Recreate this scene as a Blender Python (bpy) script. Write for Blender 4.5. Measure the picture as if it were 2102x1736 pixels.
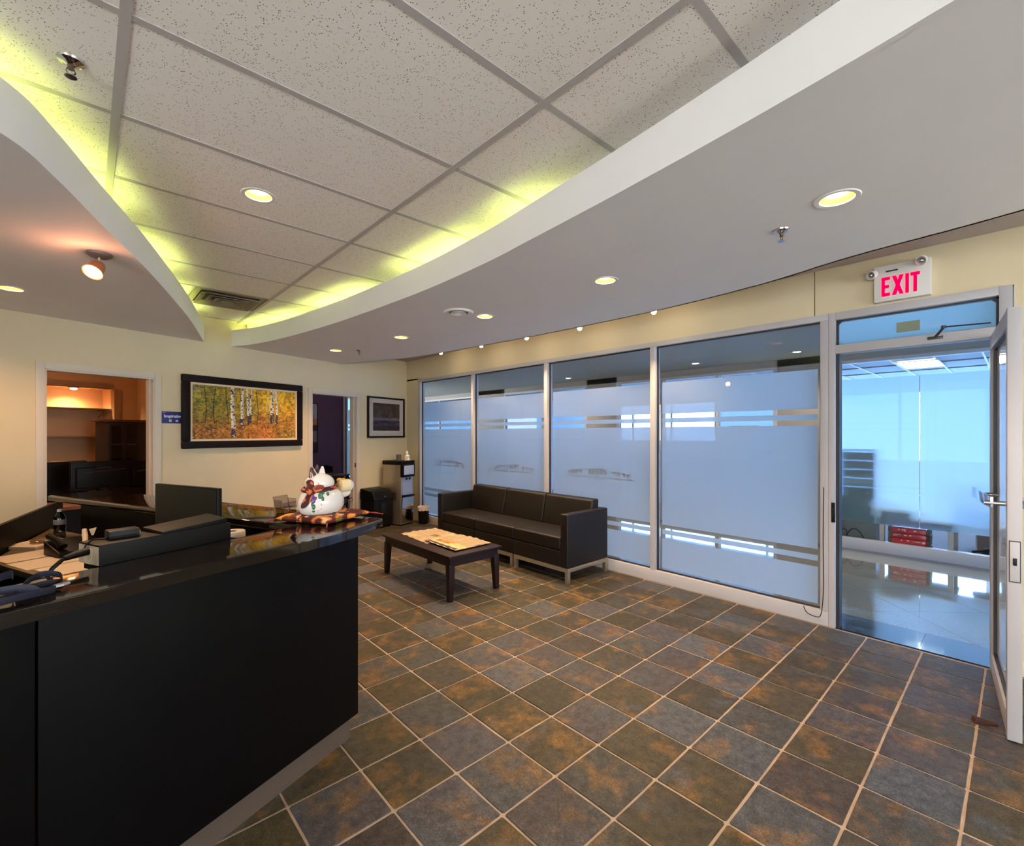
import bpy, bmesh, math, random
import numpy as np
from mathutils import Vector, Matrix
R = math.radians
for o in list(bpy.data.objects): bpy.data.objects.remove(o)
scene = bpy.context.scene
COL = scene.collection
random.seed(7)

# ------------------------------------------------------------------ camera
CAM_H = 1.53; F_PX = 956.46; YAW = 0.7412
cam = bpy.data.cameras.new('camera'); cam_o = bpy.data.objects.new('camera', cam); COL.objects.link(cam_o)
cam_o.location = (0, 0, CAM_H); cam_o.rotation_euler = (R(90), 0, -YAW)
cam.sensor_width = 36; cam.sensor_fit = 'HORIZONTAL'; cam.lens = 36 * F_PX / 2102
cam.shift_y = 20.7 / 2102; cam.clip_start = 0.05; cam.clip_end = 200
scene.camera = cam_o

# ------------------------------------------------------------------ world, exposure, big lamps
SKY_STRENGTH = 9.0
W = bpy.data.worlds.new('sky'); scene.world = W; W.use_nodes = True
bg = W.node_tree.nodes['Background']; bg.inputs[0].default_value = (0.84, 0.92, 1.0, 1); bg.inputs[1].default_value = SKY_STRENGTH
scene.view_settings.view_transform = 'Standard'; scene.view_settings.look = 'None'
scene.view_settings.exposure = 0.88; scene.view_settings.gamma = 1; scene.view_settings.use_curve_mapping = False
DOWN_W = 82; CEIL_W = 40; OFFICE_W = 21; COVE_E = 9; WASH_W = .9; OPP_W = 60; CORR_W = 40

def lamp(kind, name, loc, power, color, rot=(0, 0, 0), size=.1, size_y=None, spot=2.2, blend=.8):
    l = bpy.data.lights.new(name, kind); l.energy = power; l.color = color
    if kind == 'SPOT': l.spot_size = spot; l.spot_blend = blend; l.shadow_soft_size = size
    elif kind == 'POINT': l.shadow_soft_size = size
    elif kind == 'AREA':
        l.size = size
        if size_y: l.shape = 'RECTANGLE'; l.size_y = size_y
    o = bpy.data.objects.new(name, l); o.location = loc; o.rotation_euler = rot; COL.objects.link(o); return o

# ------------------------------------------------------------------ materials
def lin(c):
    return tuple((x / 12.92 if x <= .04045 else ((x + .055) / 1.055) ** 2.4) for x in [v / 255 for v in c])
def new_mat(name):
    m = bpy.data.materials.new(name); m.use_nodes = True
    nt = m.node_tree; return m, nt, nt.nodes['Principled BSDF'], nt.nodes, nt.links
def mat(name, rgb, rough=.5, metal=0, spec=.5, var=0, vscale=8, bump=0, bscale=60, emit=None, estr=0, coat=0, alpha=None, aniso=None):
    m, nt, b, N, L = new_mat(name)
    c = lin(rgb)
    b.inputs['Base Color'].default_value = (*c, 1); b.inputs['Roughness'].default_value = rough
    b.inputs['Metallic'].default_value = metal; b.inputs['Specular IOR Level'].default_value = spec
    if coat: b.inputs['Coat Weight'].default_value = coat; b.inputs['Coat Roughness'].default_value = .08
    if emit: b.inputs['Emission Color'].default_value = (*lin(emit), 1); b.inputs['Emission Strength'].default_value = estr
    if var or bump:
        tc = N.new('ShaderNodeTexCoord')
    if var:
        n = N.new('ShaderNodeTexNoise'); n.inputs['Scale'].default_value = vscale; n.inputs['Detail'].default_value = 5
        mp = N.new('ShaderNodeMapping')
        if aniso: mp.inputs['Scale'].default_value = aniso
        L.new(tc.outputs['Object'], mp.inputs['Vector']); L.new(mp.outputs[0], n.inputs['Vector'])
        r = N.new('ShaderNodeValToRGB'); r.color_ramp.elements[0].position = .3; r.color_ramp.elements[1].position = .7
        r.color_ramp.elements[0].color = (*[max(0, x * (1 - var)) for x in c], 1); r.color_ramp.elements[1].color = (*[min(1, x * (1 + var)) for x in c], 1)
        L.new(n.outputs['Fac'], r.inputs[0]); L.new(r.outputs[0], b.inputs['Base Color'])
    if bump:
        n2 = N.new('ShaderNodeTexNoise'); n2.inputs['Scale'].default_value = bscale; n2.inputs['Detail'].default_value = 3
        bp = N.new('ShaderNodeBump'); bp.inputs['Strength'].default_value = bump; bp.inputs['Distance'].default_value = .01
        L.new(tc.outputs['Object'], n2.inputs['Vector']); L.new(n2.outputs['Fac'], bp.inputs['Height']); L.new(bp.outputs[0], b.inputs['Normal'])
    return m
def emit_mat(name, rgb, s):
    m, nt, b, N, L = new_mat(name); N.remove(b)
    e = N.new('ShaderNodeEmission'); e.inputs[0].default_value = (*lin(rgb), 1); e.inputs[1].default_value = s
    L.new(e.outputs[0], N['Material Output'].inputs[0]); return m
def glass_mat(name, tint=(246, 245, 244), refl=1.0):
    m, nt, b, N, L = new_mat(name); N.remove(b)
    t = N.new('ShaderNodeBsdfTransparent'); t.inputs[0].default_value = (*lin(tint), 1)
    g = N.new('ShaderNodeBsdfGlossy'); g.inputs['Roughness'].default_value = .02
    f = N.new('ShaderNodeFresnel'); f.inputs[0].default_value = 1.45
    ml = N.new('ShaderNodeMath'); ml.operation = 'MULTIPLY'; ml.inputs[1].default_value = refl
    ge = N.new('ShaderNodeNewGeometry'); fb = N.new('ShaderNodeMath'); fb.operation = 'SUBTRACT'; fb.inputs[0].default_value = 1; L.new(ge.outputs['Backfacing'], fb.inputs[1])
    m2 = N.new('ShaderNodeMath'); m2.operation = 'MULTIPLY'; L.new(f.outputs[0], ml.inputs[0]); L.new(ml.outputs[0], m2.inputs[0]); L.new(fb.outputs[0], m2.inputs[1])
    x = N.new('ShaderNodeMixShader'); L.new(m2.outputs[0], x.inputs[0])
    L.new(t.outputs[0], x.inputs[1]); L.new(g.outputs[0], x.inputs[2]); L.new(x.outputs[0], N['Material Output'].inputs[0]); return m
def film_mat(name, rgb, clear, back=.25):
    # frosted window film: scatters the light from behind, lets a little through unscattered
    m, nt, b, N, L = new_mat(name); N.remove(b)
    c = (*lin(rgb), 1)
    tl = N.new('ShaderNodeBsdfTranslucent'); tl.inputs[0].default_value = c
    d = N.new('ShaderNodeBsdfDiffuse'); d.inputs[0].default_value = c
    t = N.new('ShaderNodeBsdfTransparent'); t.inputs[0].default_value = c
    x1 = N.new('ShaderNodeMixShader'); x1.inputs[0].default_value = back; L.new(tl.outputs[0], x1.inputs[1]); L.new(d.outputs[0], x1.inputs[2])
    x2 = N.new('ShaderNodeMixShader'); x2.inputs[0].default_value = clear; L.new(x1.outputs[0], x2.inputs[1]); L.new(t.outputs[0], x2.inputs[2])
    L.new(x2.outputs[0], N['Material Output'].inputs[0]); return m
def col_mat(name, rough=.6, spec=.3, bump=0):
    m, nt, b, N, L = new_mat(name)
    a = N.new('ShaderNodeAttribute'); a.attribute_name = 'Col'; L.new(a.outputs['Color'], b.inputs['Base Color'])
    b.inputs['Roughness'].default_value = rough; b.inputs['Specular IOR Level'].default_value = spec
    if bump:
        tc = N.new('ShaderNodeTexCoord'); n = N.new('ShaderNodeTexNoise'); n.inputs['Scale'].default_value = 90
        bp = N.new('ShaderNodeBump'); bp.inputs['Strength'].default_value = bump; bp.inputs['Distance'].default_value = .005
        L.new(tc.outputs['Object'], n.inputs['Vector']); L.new(n.outputs['Fac'], bp.inputs['Height']); L.new(bp.outputs[0], b.inputs['Normal'])
    return m

M = {}
M['cream'] = mat('cream_paint', (212, 196, 160), .75, var=.025, vscale=3, bump=.06, bscale=160)
M['white'] = mat('white_paint', (230, 226, 222), .7, var=.015, vscale=3, bump=.03, bscale=200)
M['trim'] = mat('trim_paint', (208, 196, 178), .5)
M['alu'] = mat('painted_aluminium', (180, 175, 175), .42, spec=.5, var=.02, vscale=6)
M['alu_dark'] = mat('dark_gasket', (38, 35, 38), .5)
M['black_gloss'] = mat('black_laminate', (8, 7, 8), .5, spec=.1, var=.15, vscale=5)
M['black'] = mat('black_plastic', (9, 9, 10), .42, spec=.22)
M['black_matt'] = mat('matt_black_casing', (9, 8, 7), .55, spec=.25, var=.08, vscale=30)
M['leather'] = mat('dark_brown_leather', (17, 12, 9), .45, spec=.35, var=.08, vscale=14, bump=.12, bscale=220)
M['steel'] = mat('brushed_steel', (176, 166, 150), .36, metal=.85, var=.05, vscale=20)
M['chrome'] = mat('chrome', (200, 200, 205), .12, metal=1)
M['kick'] = mat('brushed_kick_plate', (100, 88, 80), .45, metal=.35, var=.05, vscale=10, aniso=(1, 1, 12))
M['espresso'] = mat('espresso_wood', (30, 15, 12), .42, spec=.25, var=.2, vscale=10, aniso=(12, 1, 6))
M['paper'] = mat('paper', (210, 192, 166), .8, var=.02)
M['oak'] = mat('orange_brown_desk_wood', (150, 84, 48), .4, var=.12, vscale=6, aniso=(1, 8, 1))
M['olive'] = mat('worktop_laminate', (92, 80, 52), .45, var=.06)
M['peach'] = mat('peach_office_paint', (208, 172, 132), .8, var=.02)
M['purple'] = mat('purple_office_paint', (92, 62, 82), .8, var=.03)
M['taupe'] = mat('taupe_corridor_paint', (150, 142, 132), .8, var=.03)
M['gap'] = mat('gap_ceiling_paint', (176, 164, 156), .8)
M['glass'] = glass_mat('clear_glass'); M['glass_daylight'] = glass_mat('daylight_tint_glass', (190, 222, 255))  # the blue pane tint carries the colour of the daylight beyond
M['film'] = film_mat('frosted_film', (230, 242, 250), .03, .22)
M['film_opp'] = film_mat('frosted_film_hazy', (212, 238, 252), .02, .08)
M['navy'] = mat('navy_webbing', (22, 24, 46), .65, var=.2, vscale=60)
M['bulb'] = emit_mat('warm_lamp_face', (255, 222, 172), 16)
M['bulb_spot'] = emit_mat('warm_spot_face', (255, 214, 170), 8)
M['bulb_w'] = emit_mat('halogen_lamp', (255, 238, 205), 9)
M['reflector'] = mat('gold_reflector', (222, 158, 84), .4)
M['cove'] = emit_mat('cove_tube_light', (218, 240, 128), COVE_E)
M['panel_light'] = emit_mat('ceiling_panel_diffuser', (255, 250, 225), 4.0)
M['exit_red'] = emit_mat('exit_letter_glow', (255, 0, 62), 1.25)
M['porcelain'] = mat('glazed_porcelain', (236, 228, 220), .14, spec=.6, coat=.6)
M['corr_white'] = mat('corridor_ceiling_paint', (150, 146, 136), .8)

# granite, slate, ceiling tile
def granite(name, base, rough, coat=0, sc=55, k0=.35, k1=1.7):
    m, nt, b, N, L = new_mat(name)
    tc = N.new('ShaderNodeTexCoord'); v = N.new('ShaderNodeTexNoise'); v.inputs['Scale'].default_value = sc; v.inputs['Detail'].default_value = 6; v.inputs['Roughness'].default_value = .75
    L.new(tc.outputs['Object'], v.inputs['Vector'])
    r = N.new('ShaderNodeValToRGB'); e = r.color_ramp.elements
    e[0].position = .36; e[0].color = (*[x * k0 for x in lin(base)], 1); e[1].position = .66; e[1].color = (*[min(1, x * k1) for x in lin(base)], 1)
    k = e.new(.5); k.color = (*lin(base), 1)
    L.new(v.outputs['Fac'], r.inputs[0]); L.new(r.outputs[0], b.inputs['Base Color'])
    b.inputs['Roughness'].default_value = rough; b.inputs['Specular IOR Level'].default_value = .6
    if coat: b.inputs['Coat Weight'].default_value = 1; b.inputs['Coat IOR'].default_value = coat; b.inputs['Coat Roughness'].default_value = .03
    return m
M['granite'] = granite('polished_grey_granite', (128, 122, 104), .08, 1.8, 70)
M['granite_dark'] = granite('polished_black_granite', (30, 31, 36), .12, 1.6)
M['counter'] = granite('polished_dark_counter', (27, 20, 17), .06, 0, 160, .6, 1.35)

def slate_mat():
    m, nt, b, N, L = new_mat('slate_tile')
    tc = N.new('ShaderNodeTexCoord'); oi = N.new('ShaderNodeObjectInfo')
    mu = N.new('ShaderNodeMath'); mu.operation = 'MULTIPLY'; mu.inputs[1].default_value = 97.0; L.new(oi.outputs['Random'], mu.inputs[0])
    cb = N.new('ShaderNodeCombineXYZ'); L.new(mu.outputs[0], cb.inputs[0]); L.new(mu.outputs[0], cb.inputs[1]); L.new(mu.outputs[0], cb.inputs[2])
    ad = N.new('ShaderNodeVectorMath'); ad.operation = 'ADD'; L.new(tc.outputs['Object'], ad.inputs[0]); L.new(cb.outputs[0], ad.inputs[1])
    vec = ad.outputs[0]
    def noise(s, det=4, rg=.6):
        n = N.new('ShaderNodeTexNoise'); n.inputs['Scale'].default_value = s; n.inputs['Detail'].default_value = det; n.inputs['Roughness'].default_value = rg
        L.new(vec, n.inputs['Vector']); return n.outputs['Fac']
    def ramp(src, pts):
        r = N.new('ShaderNodeValToRGB'); e = r.color_ramp.elements
        e[0].position = pts[0][0]; e[0].color = (*pts[0][1], 1); e[1].position = pts[-1][0]; e[1].color = (*pts[-1][1], 1)
        for p, c in pts[1:-1]: k = e.new(p); k.color = (*c, 1)
        L.new(src, r.inputs[0]); return r.outputs[0]
    def mix(fac, a, c2, mode='MIX'):
        x = N.new('ShaderNodeMix'); x.data_type = 'RGBA'; x.blend_type = mode
        if isinstance(fac, float): x.inputs['Factor'].default_value = fac
        else: L.new(fac, x.inputs['Factor'])
        L.new(a, x.inputs[6])
        if isinstance(c2, tuple): x.inputs[7].default_value = (*c2, 1)
        else: L.new(c2, x.inputs[7])
        return x.outputs[2]
    g = lambda *c: tuple(lin(c))
    base = ramp(oi.outputs['Random'], [(0, g(112, 110, 122)), (.13, g(96, 94, 98)), (.3, g(86, 74, 56)), (.5, g(94, 80, 58)), (.7, g(82, 72, 58)), (.84, g(92, 78, 76)), (1, g(110, 104, 114))])
    soft = noise(5.5, 3)
    och = ramp(soft, [(.52, (0, 0, 0)), (.68, (1, 1, 1))])
    c = mix(och, base, g(176, 122, 56))
    c = mix(.62, base, c)
    blu = ramp(noise(4.2, 2), [(.55, (0, 0, 0)), (.72, (.8, .8, .8))])
    c = mix(blu, c, g(96, 98, 106))
    dk = ramp(noise(24, 6, .7), [(.32, (.4, .38, .37)), (.52, (1, 1, 1)), (.7, (1.6, 1.55, 1.5))])
    c = mix(.8, c, dk, 'MULTIPLY')
    sp = ramp(noise(170, 3, .7), [(.36, (.35, .35, .36)), (.5, (1, 1, 1)), (.66, (1.9, 1.8, 1.7))])
    c = mix(.7, c, sp, 'MULTIPLY')
    c = mix(1.0, c, (.45, .51, .48), 'MULTIPLY')
    L.new(c, b.inputs['Base Color'])
    b.inputs['Roughness'].default_value = .5; b.inputs['Specular IOR Level'].default_value = .35
    bp = N.new('ShaderNodeBump'); bp.inputs['Strength'].default_value = .35; bp.inputs['Distance'].default_value = .006
    L.new(noise(30, 5, .65), bp.inputs['Height']); L.new(bp.outputs[0], b.inputs['Normal'])
    return m
M['slate'] = slate_mat()
M['grout'] = mat('sandy_grout', (172, 152, 134), .85, var=.14, vscale=12, bump=.3, bscale=150)

def ceil_tile_mat():
    m, nt, b, N, L = new_mat('fissured_ceiling_tile')
    tc = N.new('ShaderNodeTexCoord')
    oi = N.new('ShaderNodeObjectInfo'); mu = N.new('ShaderNodeMath'); mu.operation = 'MULTIPLY'; mu.inputs[1].default_value = 60; L.new(oi.outputs['Random'], mu.inputs[0])
    ad = N.new('ShaderNodeVectorMath'); ad.operation = 'ADD'; L.new(tc.outputs['Object'], ad.inputs[0]); L.new(mu.outputs[0], ad.inputs[1])
    v = N.new('ShaderNodeTexVoronoi'); v.inputs['Scale'].default_value = 105; v.inputs['Randomness'].default_value = 1; L.new(ad.outputs[0], v.inputs['Vector'])
    n = N.new('ShaderNodeTexNoise'); n.inputs['Scale'].default_value = 34; n.inputs['Detail'].default_value = 2; L.new(ad.outputs[0], n.inputs['Vector'])
    r1 = N.new('ShaderNodeValToRGB'); r1.color_ramp.elements[0].position = .17; r1.color_ramp.elements[1].position = .25; r1.color_ramp.elements[0].color = (1, 1, 1, 1); r1.color_ramp.elements[1].color = (0, 0, 0, 1)
    L.new(v.outputs['Distance'], r1.inputs[0])
    r2 = N.new('ShaderNodeValToRGB'); r2.color_ramp.elements[0].position = .42; r2.color_ramp.elements[1].position = .52; L.new(n.outputs['Fac'], r2.inputs[0])
    mm = N.new('ShaderNodeMath'); mm.operation = 'MULTIPLY'; L.new(r1.outputs[0], mm.inputs[0]); L.new(r2.outputs[0], mm.inputs[1])
    x = N.new('ShaderNodeMix'); x.data_type = 'RGBA'; L.new(mm.outputs[0], x.inputs['Factor'])
    x.inputs[6].default_value = (*lin((246, 239, 230)), 1); x.inputs[7].default_value = (*lin((96, 88, 82)), 1)
    L.new(x.outputs[2], b.inputs['Base Color']); b.inputs['Roughness'].default_value = .9; b.inputs['Specular IOR Level'].default_value = .1
    return m
M['ceil'] = ceil_tile_mat()
M['tbar'] = mat('ceiling_grid_paint', (186, 180, 176), .6)

# ------------------------------------------------------------------ mesh helpers
class G:
    def __init__(s): s.bm = bmesh.new()
    def _bev(s, vs, bev, seg=2):
        if bev:
            ed = list({e for v in vs for e in v.link_edges})
            bmesh.ops.bevel(s.bm, geom=ed, offset=bev, segments=seg, affect='EDGES', profile=.6)
    def hexa(s, p, bev=0, seg=2):     # 8 corners: bottom 4 ccw, top 4 ccw
        v = [s.bm.verts.new(q) for q in p]
        for f in ((3, 2, 1, 0), (4, 5, 6, 7), (0, 1, 5, 4), (1, 2, 6, 5), (2, 3, 7, 6), (3, 0, 4, 7)): s.bm.faces.new([v[i] for i in f])
        s._bev(v, bev, seg); return s
    def box(s, x0, x1, y0, y1, z0, z1, bev=0, seg=2):
        return s.hexa([(x0, y0, z0), (x1, y0, z0), (x1, y1, z0), (x0, y1, z0), (x0, y0, z1), (x1, y0, z1), (x1, y1, z1), (x0, y1, z1)], bev, seg)
    def prism(s, poly, z0, z1, bev=0, seg=2):
        a = sum(poly[i][0] * poly[(i + 1) % len(poly)][1] - poly[(i + 1) % len(poly)][0] * poly[i][1] for i in range(len(poly)))
        if a < 0: poly = poly[::-1]
        n = len(poly); b = [s.bm.verts.new((x, y, z0)) for x, y in poly]; t = [s.bm.verts.new((x, y, z1)) for x, y in poly]
        s.bm.faces.new(b[::-1]); s.bm.faces.new(t)
        for i in range(n): s.bm.faces.new([b[i], b[(i + 1) % n], t[(i + 1) % n], t[i]])
        if bev:
            ed = [e for e in {e for v in t + b for e in v.link_edges} if abs(e.verts[0].co.z - e.verts[1].co.z) < 1e-6]
            bmesh.ops.bevel(s.bm, geom=ed, offset=bev, segments=seg, affect='EDGES', profile=.6)
        return s
    def lathe(s, prof, c=(0, 0, 0), n=24, axis=None):
        rot = Matrix.Identity(3)
        if axis is not None: rot = Vector((0, 0, 1)).rotation_difference(Vector(axis)).to_matrix()
        rings = []
        for r, z in prof:
            if r < 1e-6: rings.append([s.bm.verts.new(Vector(c) + rot @ Vector((0, 0, z)))])
            else: rings.append([s.bm.verts.new(Vector(c) + rot @ Vector((r * math.cos(2 * math.pi * k / n), r * math.sin(2 * math.pi * k / n), z))) for k in range(n)])
        for a, b in zip(rings, rings[1:]):
            for k in range(n):
                k2 = (k + 1) % n
                if len(a) == 1 and len(b) == 1: break
                if len(a) == 1: s.bm.faces.new([a[0], b[k2], b[k]])
                elif len(b) == 1: s.bm.faces.new([a[k], a[k2], b[0]])
                else: s.bm.faces.new([a[k], a[k2], b[k2], b[k]])
        return s
    def cyl(s, p0, p1, r0, r1=None, n=16):
        r1 = r0 if r1 is None else r1; d = Vector(p1) - Vector(p0)
        return s.lathe([(0, 0), (r0, 0), (r1, d.length), (0, d.length)], p0, n, d)
    def sphere(s, c, r, nu=20, nv=12, rot=None):
        r = (r, r, r) if not hasattr(r, '__len__') else r
        rm = rot.to_matrix() if rot else Matrix.Identity(3); rings = []
        for j in range(nv + 1):
            th = math.pi * j / nv
            if j in (0, nv): rings.append([s.bm.verts.new(Vector(c) + rm @ Vector((0, 0, r[2] * math.cos(th))))])
            else: rings.append([s.bm.verts.new(Vector(c) + rm @ Vector((r[0] * math.sin(th) * math.cos(2 * math.pi * k / nu), r[1] * math.sin(th) * math.sin(2 * math.pi * k / nu), r[2] * math.cos(th)))) for k in range(nu)])
        for a, b in zip(rings, rings[1:]):
            for k in range(nu):
                k2 = (k + 1) % nu
                if len(a) == 1: s.bm.faces.new([a[0], b[k], b[k2]])
                elif len(b) == 1: s.bm.faces.new([a[k2], a[k], b[0]])
                else: s.bm.faces.new([a[k], b[k], b[k2], a[k2]])
        return s
    def tube(s, pts, r, n=8, flat=None):
        pts = [Vector(p) for p in pts]; rings = []; up = Vector((0, 0, 1)); m = len(pts)
        for i, p in enumerate(pts):
            d = (pts[min(i + 1, m - 1)] - pts[max(i - 1, 0)]).normalized()
            a = d.cross(up)
            if a.length < .05: a = d.cross(Vector((1, 0, 0)))
            a.normalize(); b = a.cross(d)
            ra = rb = r[i] if hasattr(r, '__len__') else r
            if flat: ra, rb = flat
            rings.append([s.bm.verts.new(p + a * ra * math.cos(2 * math.pi * k / n) + b * rb * math.sin(2 * math.pi * k / n)) for k in range(n)])
        for a, b in zip(rings, rings[1:]):
            for k in range(n): s.bm.faces.new([a[k], a[(k + 1) % n], b[(k + 1) % n], b[k]])
        s.bm.faces.new(rings[0][::-1]); s.bm.faces.new(rings[-1]); return s
    def quad(s, *p): s.bm.faces.new([s.bm.verts.new(q) for q in p]); return s
    def wall_curve(s, pts, th, z0, z1):   # thin vertical wall along a plan polyline
        nr = []; P = [Vector((x, y)) for x, y in pts]
        for i in range(len(P)):
            d = (P[min(i + 1, len(P) - 1)] - P[max(0, i - 1)]).normalized(); nr.append(Vector((-d.y, d.x)))
        a = P; b = [p + n * th for p, n in zip(P, nr)]
        def mk(p, z): return s.bm.verts.new((p.x, p.y, z))
        A0 = [mk(p, z0) for p in a]; A1 = [mk(p, z1) for p in a]; B0 = [mk(p, z0) for p in b]; B1 = [mk(p, z1) for p in b]
        for i in range(len(P) - 1):
            for q in ((A0, A1), (A1, B1), (B1, B0), (B0, A0)): s.bm.faces.new([q[0][i], q[0][i + 1], q[1][i + 1], q[1][i]])
        s.bm.faces.new([A0[0], A1[0], B1[0], B0[0]]); s.bm.faces.new([A0[-1], B0[-1], B1[-1], A1[-1]]); return s
    def xf(s, m): bmesh.ops.transform(s.bm, matrix=m, verts=s.bm.verts); return s
    def mesh(s, name):
        bmesh.ops.recalc_face_normals(s.bm, faces=s.bm.faces)
        me = bpy.data.meshes.new(name); s.bm.to_mesh(me); s.bm.free(); return me

def tag(o, label=None, cat=None, group=None, kind=None):
    if label: o['label'] = label
    if cat: o['category'] = cat
    if group: o['group'] = group
    if kind: o['kind'] = kind
    return o
def obj(name, g, m, parent=None, loc=None, rotz=None, smooth=35, label=None, cat=None, group=None, kind=None):
    me = g.mesh(name) if isinstance(g, G) else g
    if m is not None and not me.materials: me.materials.append(m)
    if smooth and isinstance(g, G):
        for p in me.polygons: p.use_smooth = True
        me.set_sharp_from_angle(angle=R(smooth))
    o = bpy.data.objects.new(name, me); COL.objects.link(o)
    if parent: o.parent = parent
    if loc: o.location = loc
    if rotz is not None: o.rotation_euler = (0, 0, rotz)
    return tag(o, label, cat, group, kind)
def thing(name, label, cat, loc=(0, 0, 0), rotz=0, group=None):
    o = bpy.data.objects.new(name, None); COL.objects.link(o); o.empty_display_size = .1
    o.location = loc; o.rotation_euler = (0, 0, rotz); return tag(o, label, cat, group)
def struct(name, g, m, **k): return obj(name, g, m, kind='structure', **k)
def sroot(name, loc=(0, 0, 0), rotz=0):
    o = bpy.data.objects.new(name, None); COL.objects.link(o); o.location = loc; o.rotation_euler = (0, 0, rotz); o['kind'] = 'structure'; return o
def dup(root, loc, rotz=None, label=None):
    r = root.copy(); COL.objects.link(r); r.location = loc
    if rotz is not None: r.rotation_euler = (0, 0, rotz)
    if label: r['label'] = label
    for ch in list(root.children):
        c = ch.copy(); COL.objects.link(c); c.parent = r
        for g2 in ch.children:
            d = g2.copy(); COL.objects.link(d); d.parent = c
    return r
def text_mesh(name, body, size, m, parent, mtx, depth=.002, sx=1.0, bold=0, align='LEFT'):
    cu = bpy.data.curves.new(name, 'FONT'); cu.body = body; cu.size = size; cu.extrude = depth; cu.offset = bold; cu.align_x = align
    t = bpy.data.objects.new(name, cu); COL.objects.link(t)
    me = bpy.data.meshes.new_from_object(t.evaluated_get(bpy.context.evaluated_depsgraph_get()))
    bpy.data.objects.remove(t); me.name = name
    me.transform(mtx @ Matrix.Diagonal((sx, 1, 1, 1))); me.materials.clear(); me.materials.append(m)
    o = bpy.data.objects.new(name, me); COL.objects.link(o)
    if parent: o.parent = parent
    return o
def cut(o, cutter):
    me = cutter.mesh('cutter'); c = bpy.data.objects.new('cutter', me); COL.objects.link(c)
    md = o.modifiers.new('b', 'BOOLEAN'); md.object = c; md.operation = 'DIFFERENCE'; md.solver = 'EXACT'
    bpy.context.view_layer.update()
    nm = bpy.data.meshes.new_from_object(o.evaluated_get(bpy.context.evaluated_depsgraph_get()))
    o.modifiers.clear(); old = o.data; o.data = nm; nm.name = old.name
    bpy.data.objects.remove(c)
# painted print: grid mesh with a colour per vertex; pos(u,v) gives the place, rgb an (ny,nx,3) sRGB 0..255 array
def print_mesh(name, rgb, pos, m, parent=None):
    ny, nx, _ = rgb.shape
    vs = [pos(i / (nx - 1), j / (ny - 1)) for j in range(ny) for i in range(nx)]
    fs = [(j * nx + i, j * nx + i + 1, (j + 1) * nx + i + 1, (j + 1) * nx + i) for j in range(ny - 1) for i in range(nx - 1)]
    me = bpy.data.meshes.new(name); me.from_pydata(vs, [], fs)
    c = np.clip(rgb / 255., 0, 1); c = np.where(c <= .04045, c / 12.92, ((c + .055) / 1.055) ** 2.4)
    a = me.color_attributes.new('Col', 'FLOAT_COLOR', 'POINT')
    a.data.foreach_set('color', np.concatenate([c.reshape(-1, 3), np.ones((nx * ny, 1))], 1).astype(np.float32).ravel())
    me.materials.append(m)
    for p in me.polygons: p.use_smooth = True
    o = bpy.data.objects.new(name, me); COL.objects.link(o)
    if parent: o.parent = parent
    return o
rng = np.random.default_rng(5)
def vnoise(ny, nx, cy, cx):
    g = rng.random((cy + 2, cx + 2)); y = np.linspace(0, cy, ny); x = np.linspace(0, cx, nx)
    yi = y.astype(int); xi = x.astype(int); fy = (y - yi)[:, None]; fx = (x - xi)[None]
    fy = fy * fy * (3 - 2 * fy); fx = fx * fx * (3 - 2 * fx)
    a = g[yi][:, xi]; b = g[yi][:, xi + 1]; c = g[yi + 1][:, xi]; d = g[yi + 1][:, xi + 1]
    return (a * (1 - fx) + b * fx) * (1 - fy) + (c * (1 - fx) + d * fx) * fy
def lerp3(a, b, t): return np.array(a)[None, None] * (1 - t[..., None]) + np.array(b)[None, None] * t[..., None]

# ------------------------------------------------------------------ frames of reference
BW_A = math.atan(.34); BT = Vector((math.cos(BW_A), math.sin(BW_A), 0)); BN = Vector((-BT.y, BT.x, 0)); B0 = Vector((0, 6.12, 0))
def bw(s, d, z=0): p = B0 + BT * s + BN * d; return (p.x, p.y, z)
BM = Matrix.Translation(B0) @ Matrix.Rotation(BW_A, 4, 'Z')     # back wall frame: x along wall, y into the rooms behind
WX = 4.34                                                       # inner face of the glazed wall
ZS, ZL, ZC, ZG = 2.6, 2.796, 2.9, 2.83                          # soffit, lip top, ceiling, gap ceiling

# ------------------------------------------------------------------ floor
TP = .31216; TX0 = 1.2345; TY0 = 2.0286
floor = struct('floor', G().box(-4, WX, -4.2, 12, -.12, -.004), M['grout'])
tile_meshes = []
for k in range(6):
    g = G(); h = TP / 2 - .0047; pts = []
    cs = [(-h, -h), (h, -h), (h, h), (-h, h)]
    for i in range(4):
        (x0, y0), (x1, y1) = cs[i], cs[(i + 1) % 4]
        for t in (.018, .35, .66, .982): pts.append((x0 + (x1 - x0) * t + random.uniform(-.0013, .0013), y0 + (y1 - y0) * t + random.uniform(-.0013, .0013)))
    n = len(pts); o_ = [g.bm.verts.new((x, y, -.006)) for x, y in pts]; i_ = [g.bm.verts.new((x * .986, y * .986, 0)) for x, y in pts]
    for i in range(n): g.bm.faces.new([o_[i], o_[(i + 1) % n], i_[(i + 1) % n], i_[i]])
    g.bm.faces.new(i_); me = g.mesh('floor_tile'); me.materials.append(M['slate']); tile_meshes.append(me)
cells = []
for i in range(-17, 10):
    for j in range(-20, 32):
        cx = TX0 + (i + .5) * TP; cy = TY0 + (j + .5) * TP
        if cx > WX or cy - .34 * cx > 7.2: continue
        dx, dy = cx - 1.02, cy - 2.27
        a = dx * .9272 + dy * .3746; b = dx * .3746 - dy * .9272
        r = cx * math.cos(YAW) - cy * math.sin(YAW); d = cx * math.sin(YAW) + cy * math.cos(YAW)
        seen = d > 1.1 and abs(r) < d * 1.16 and not (a < .02 and b < -.15) and not (a < -.1 and b < .1)
        cells.append((0 if seen else 1, d, cx, cy))
cells.sort()
rest = G()
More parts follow.
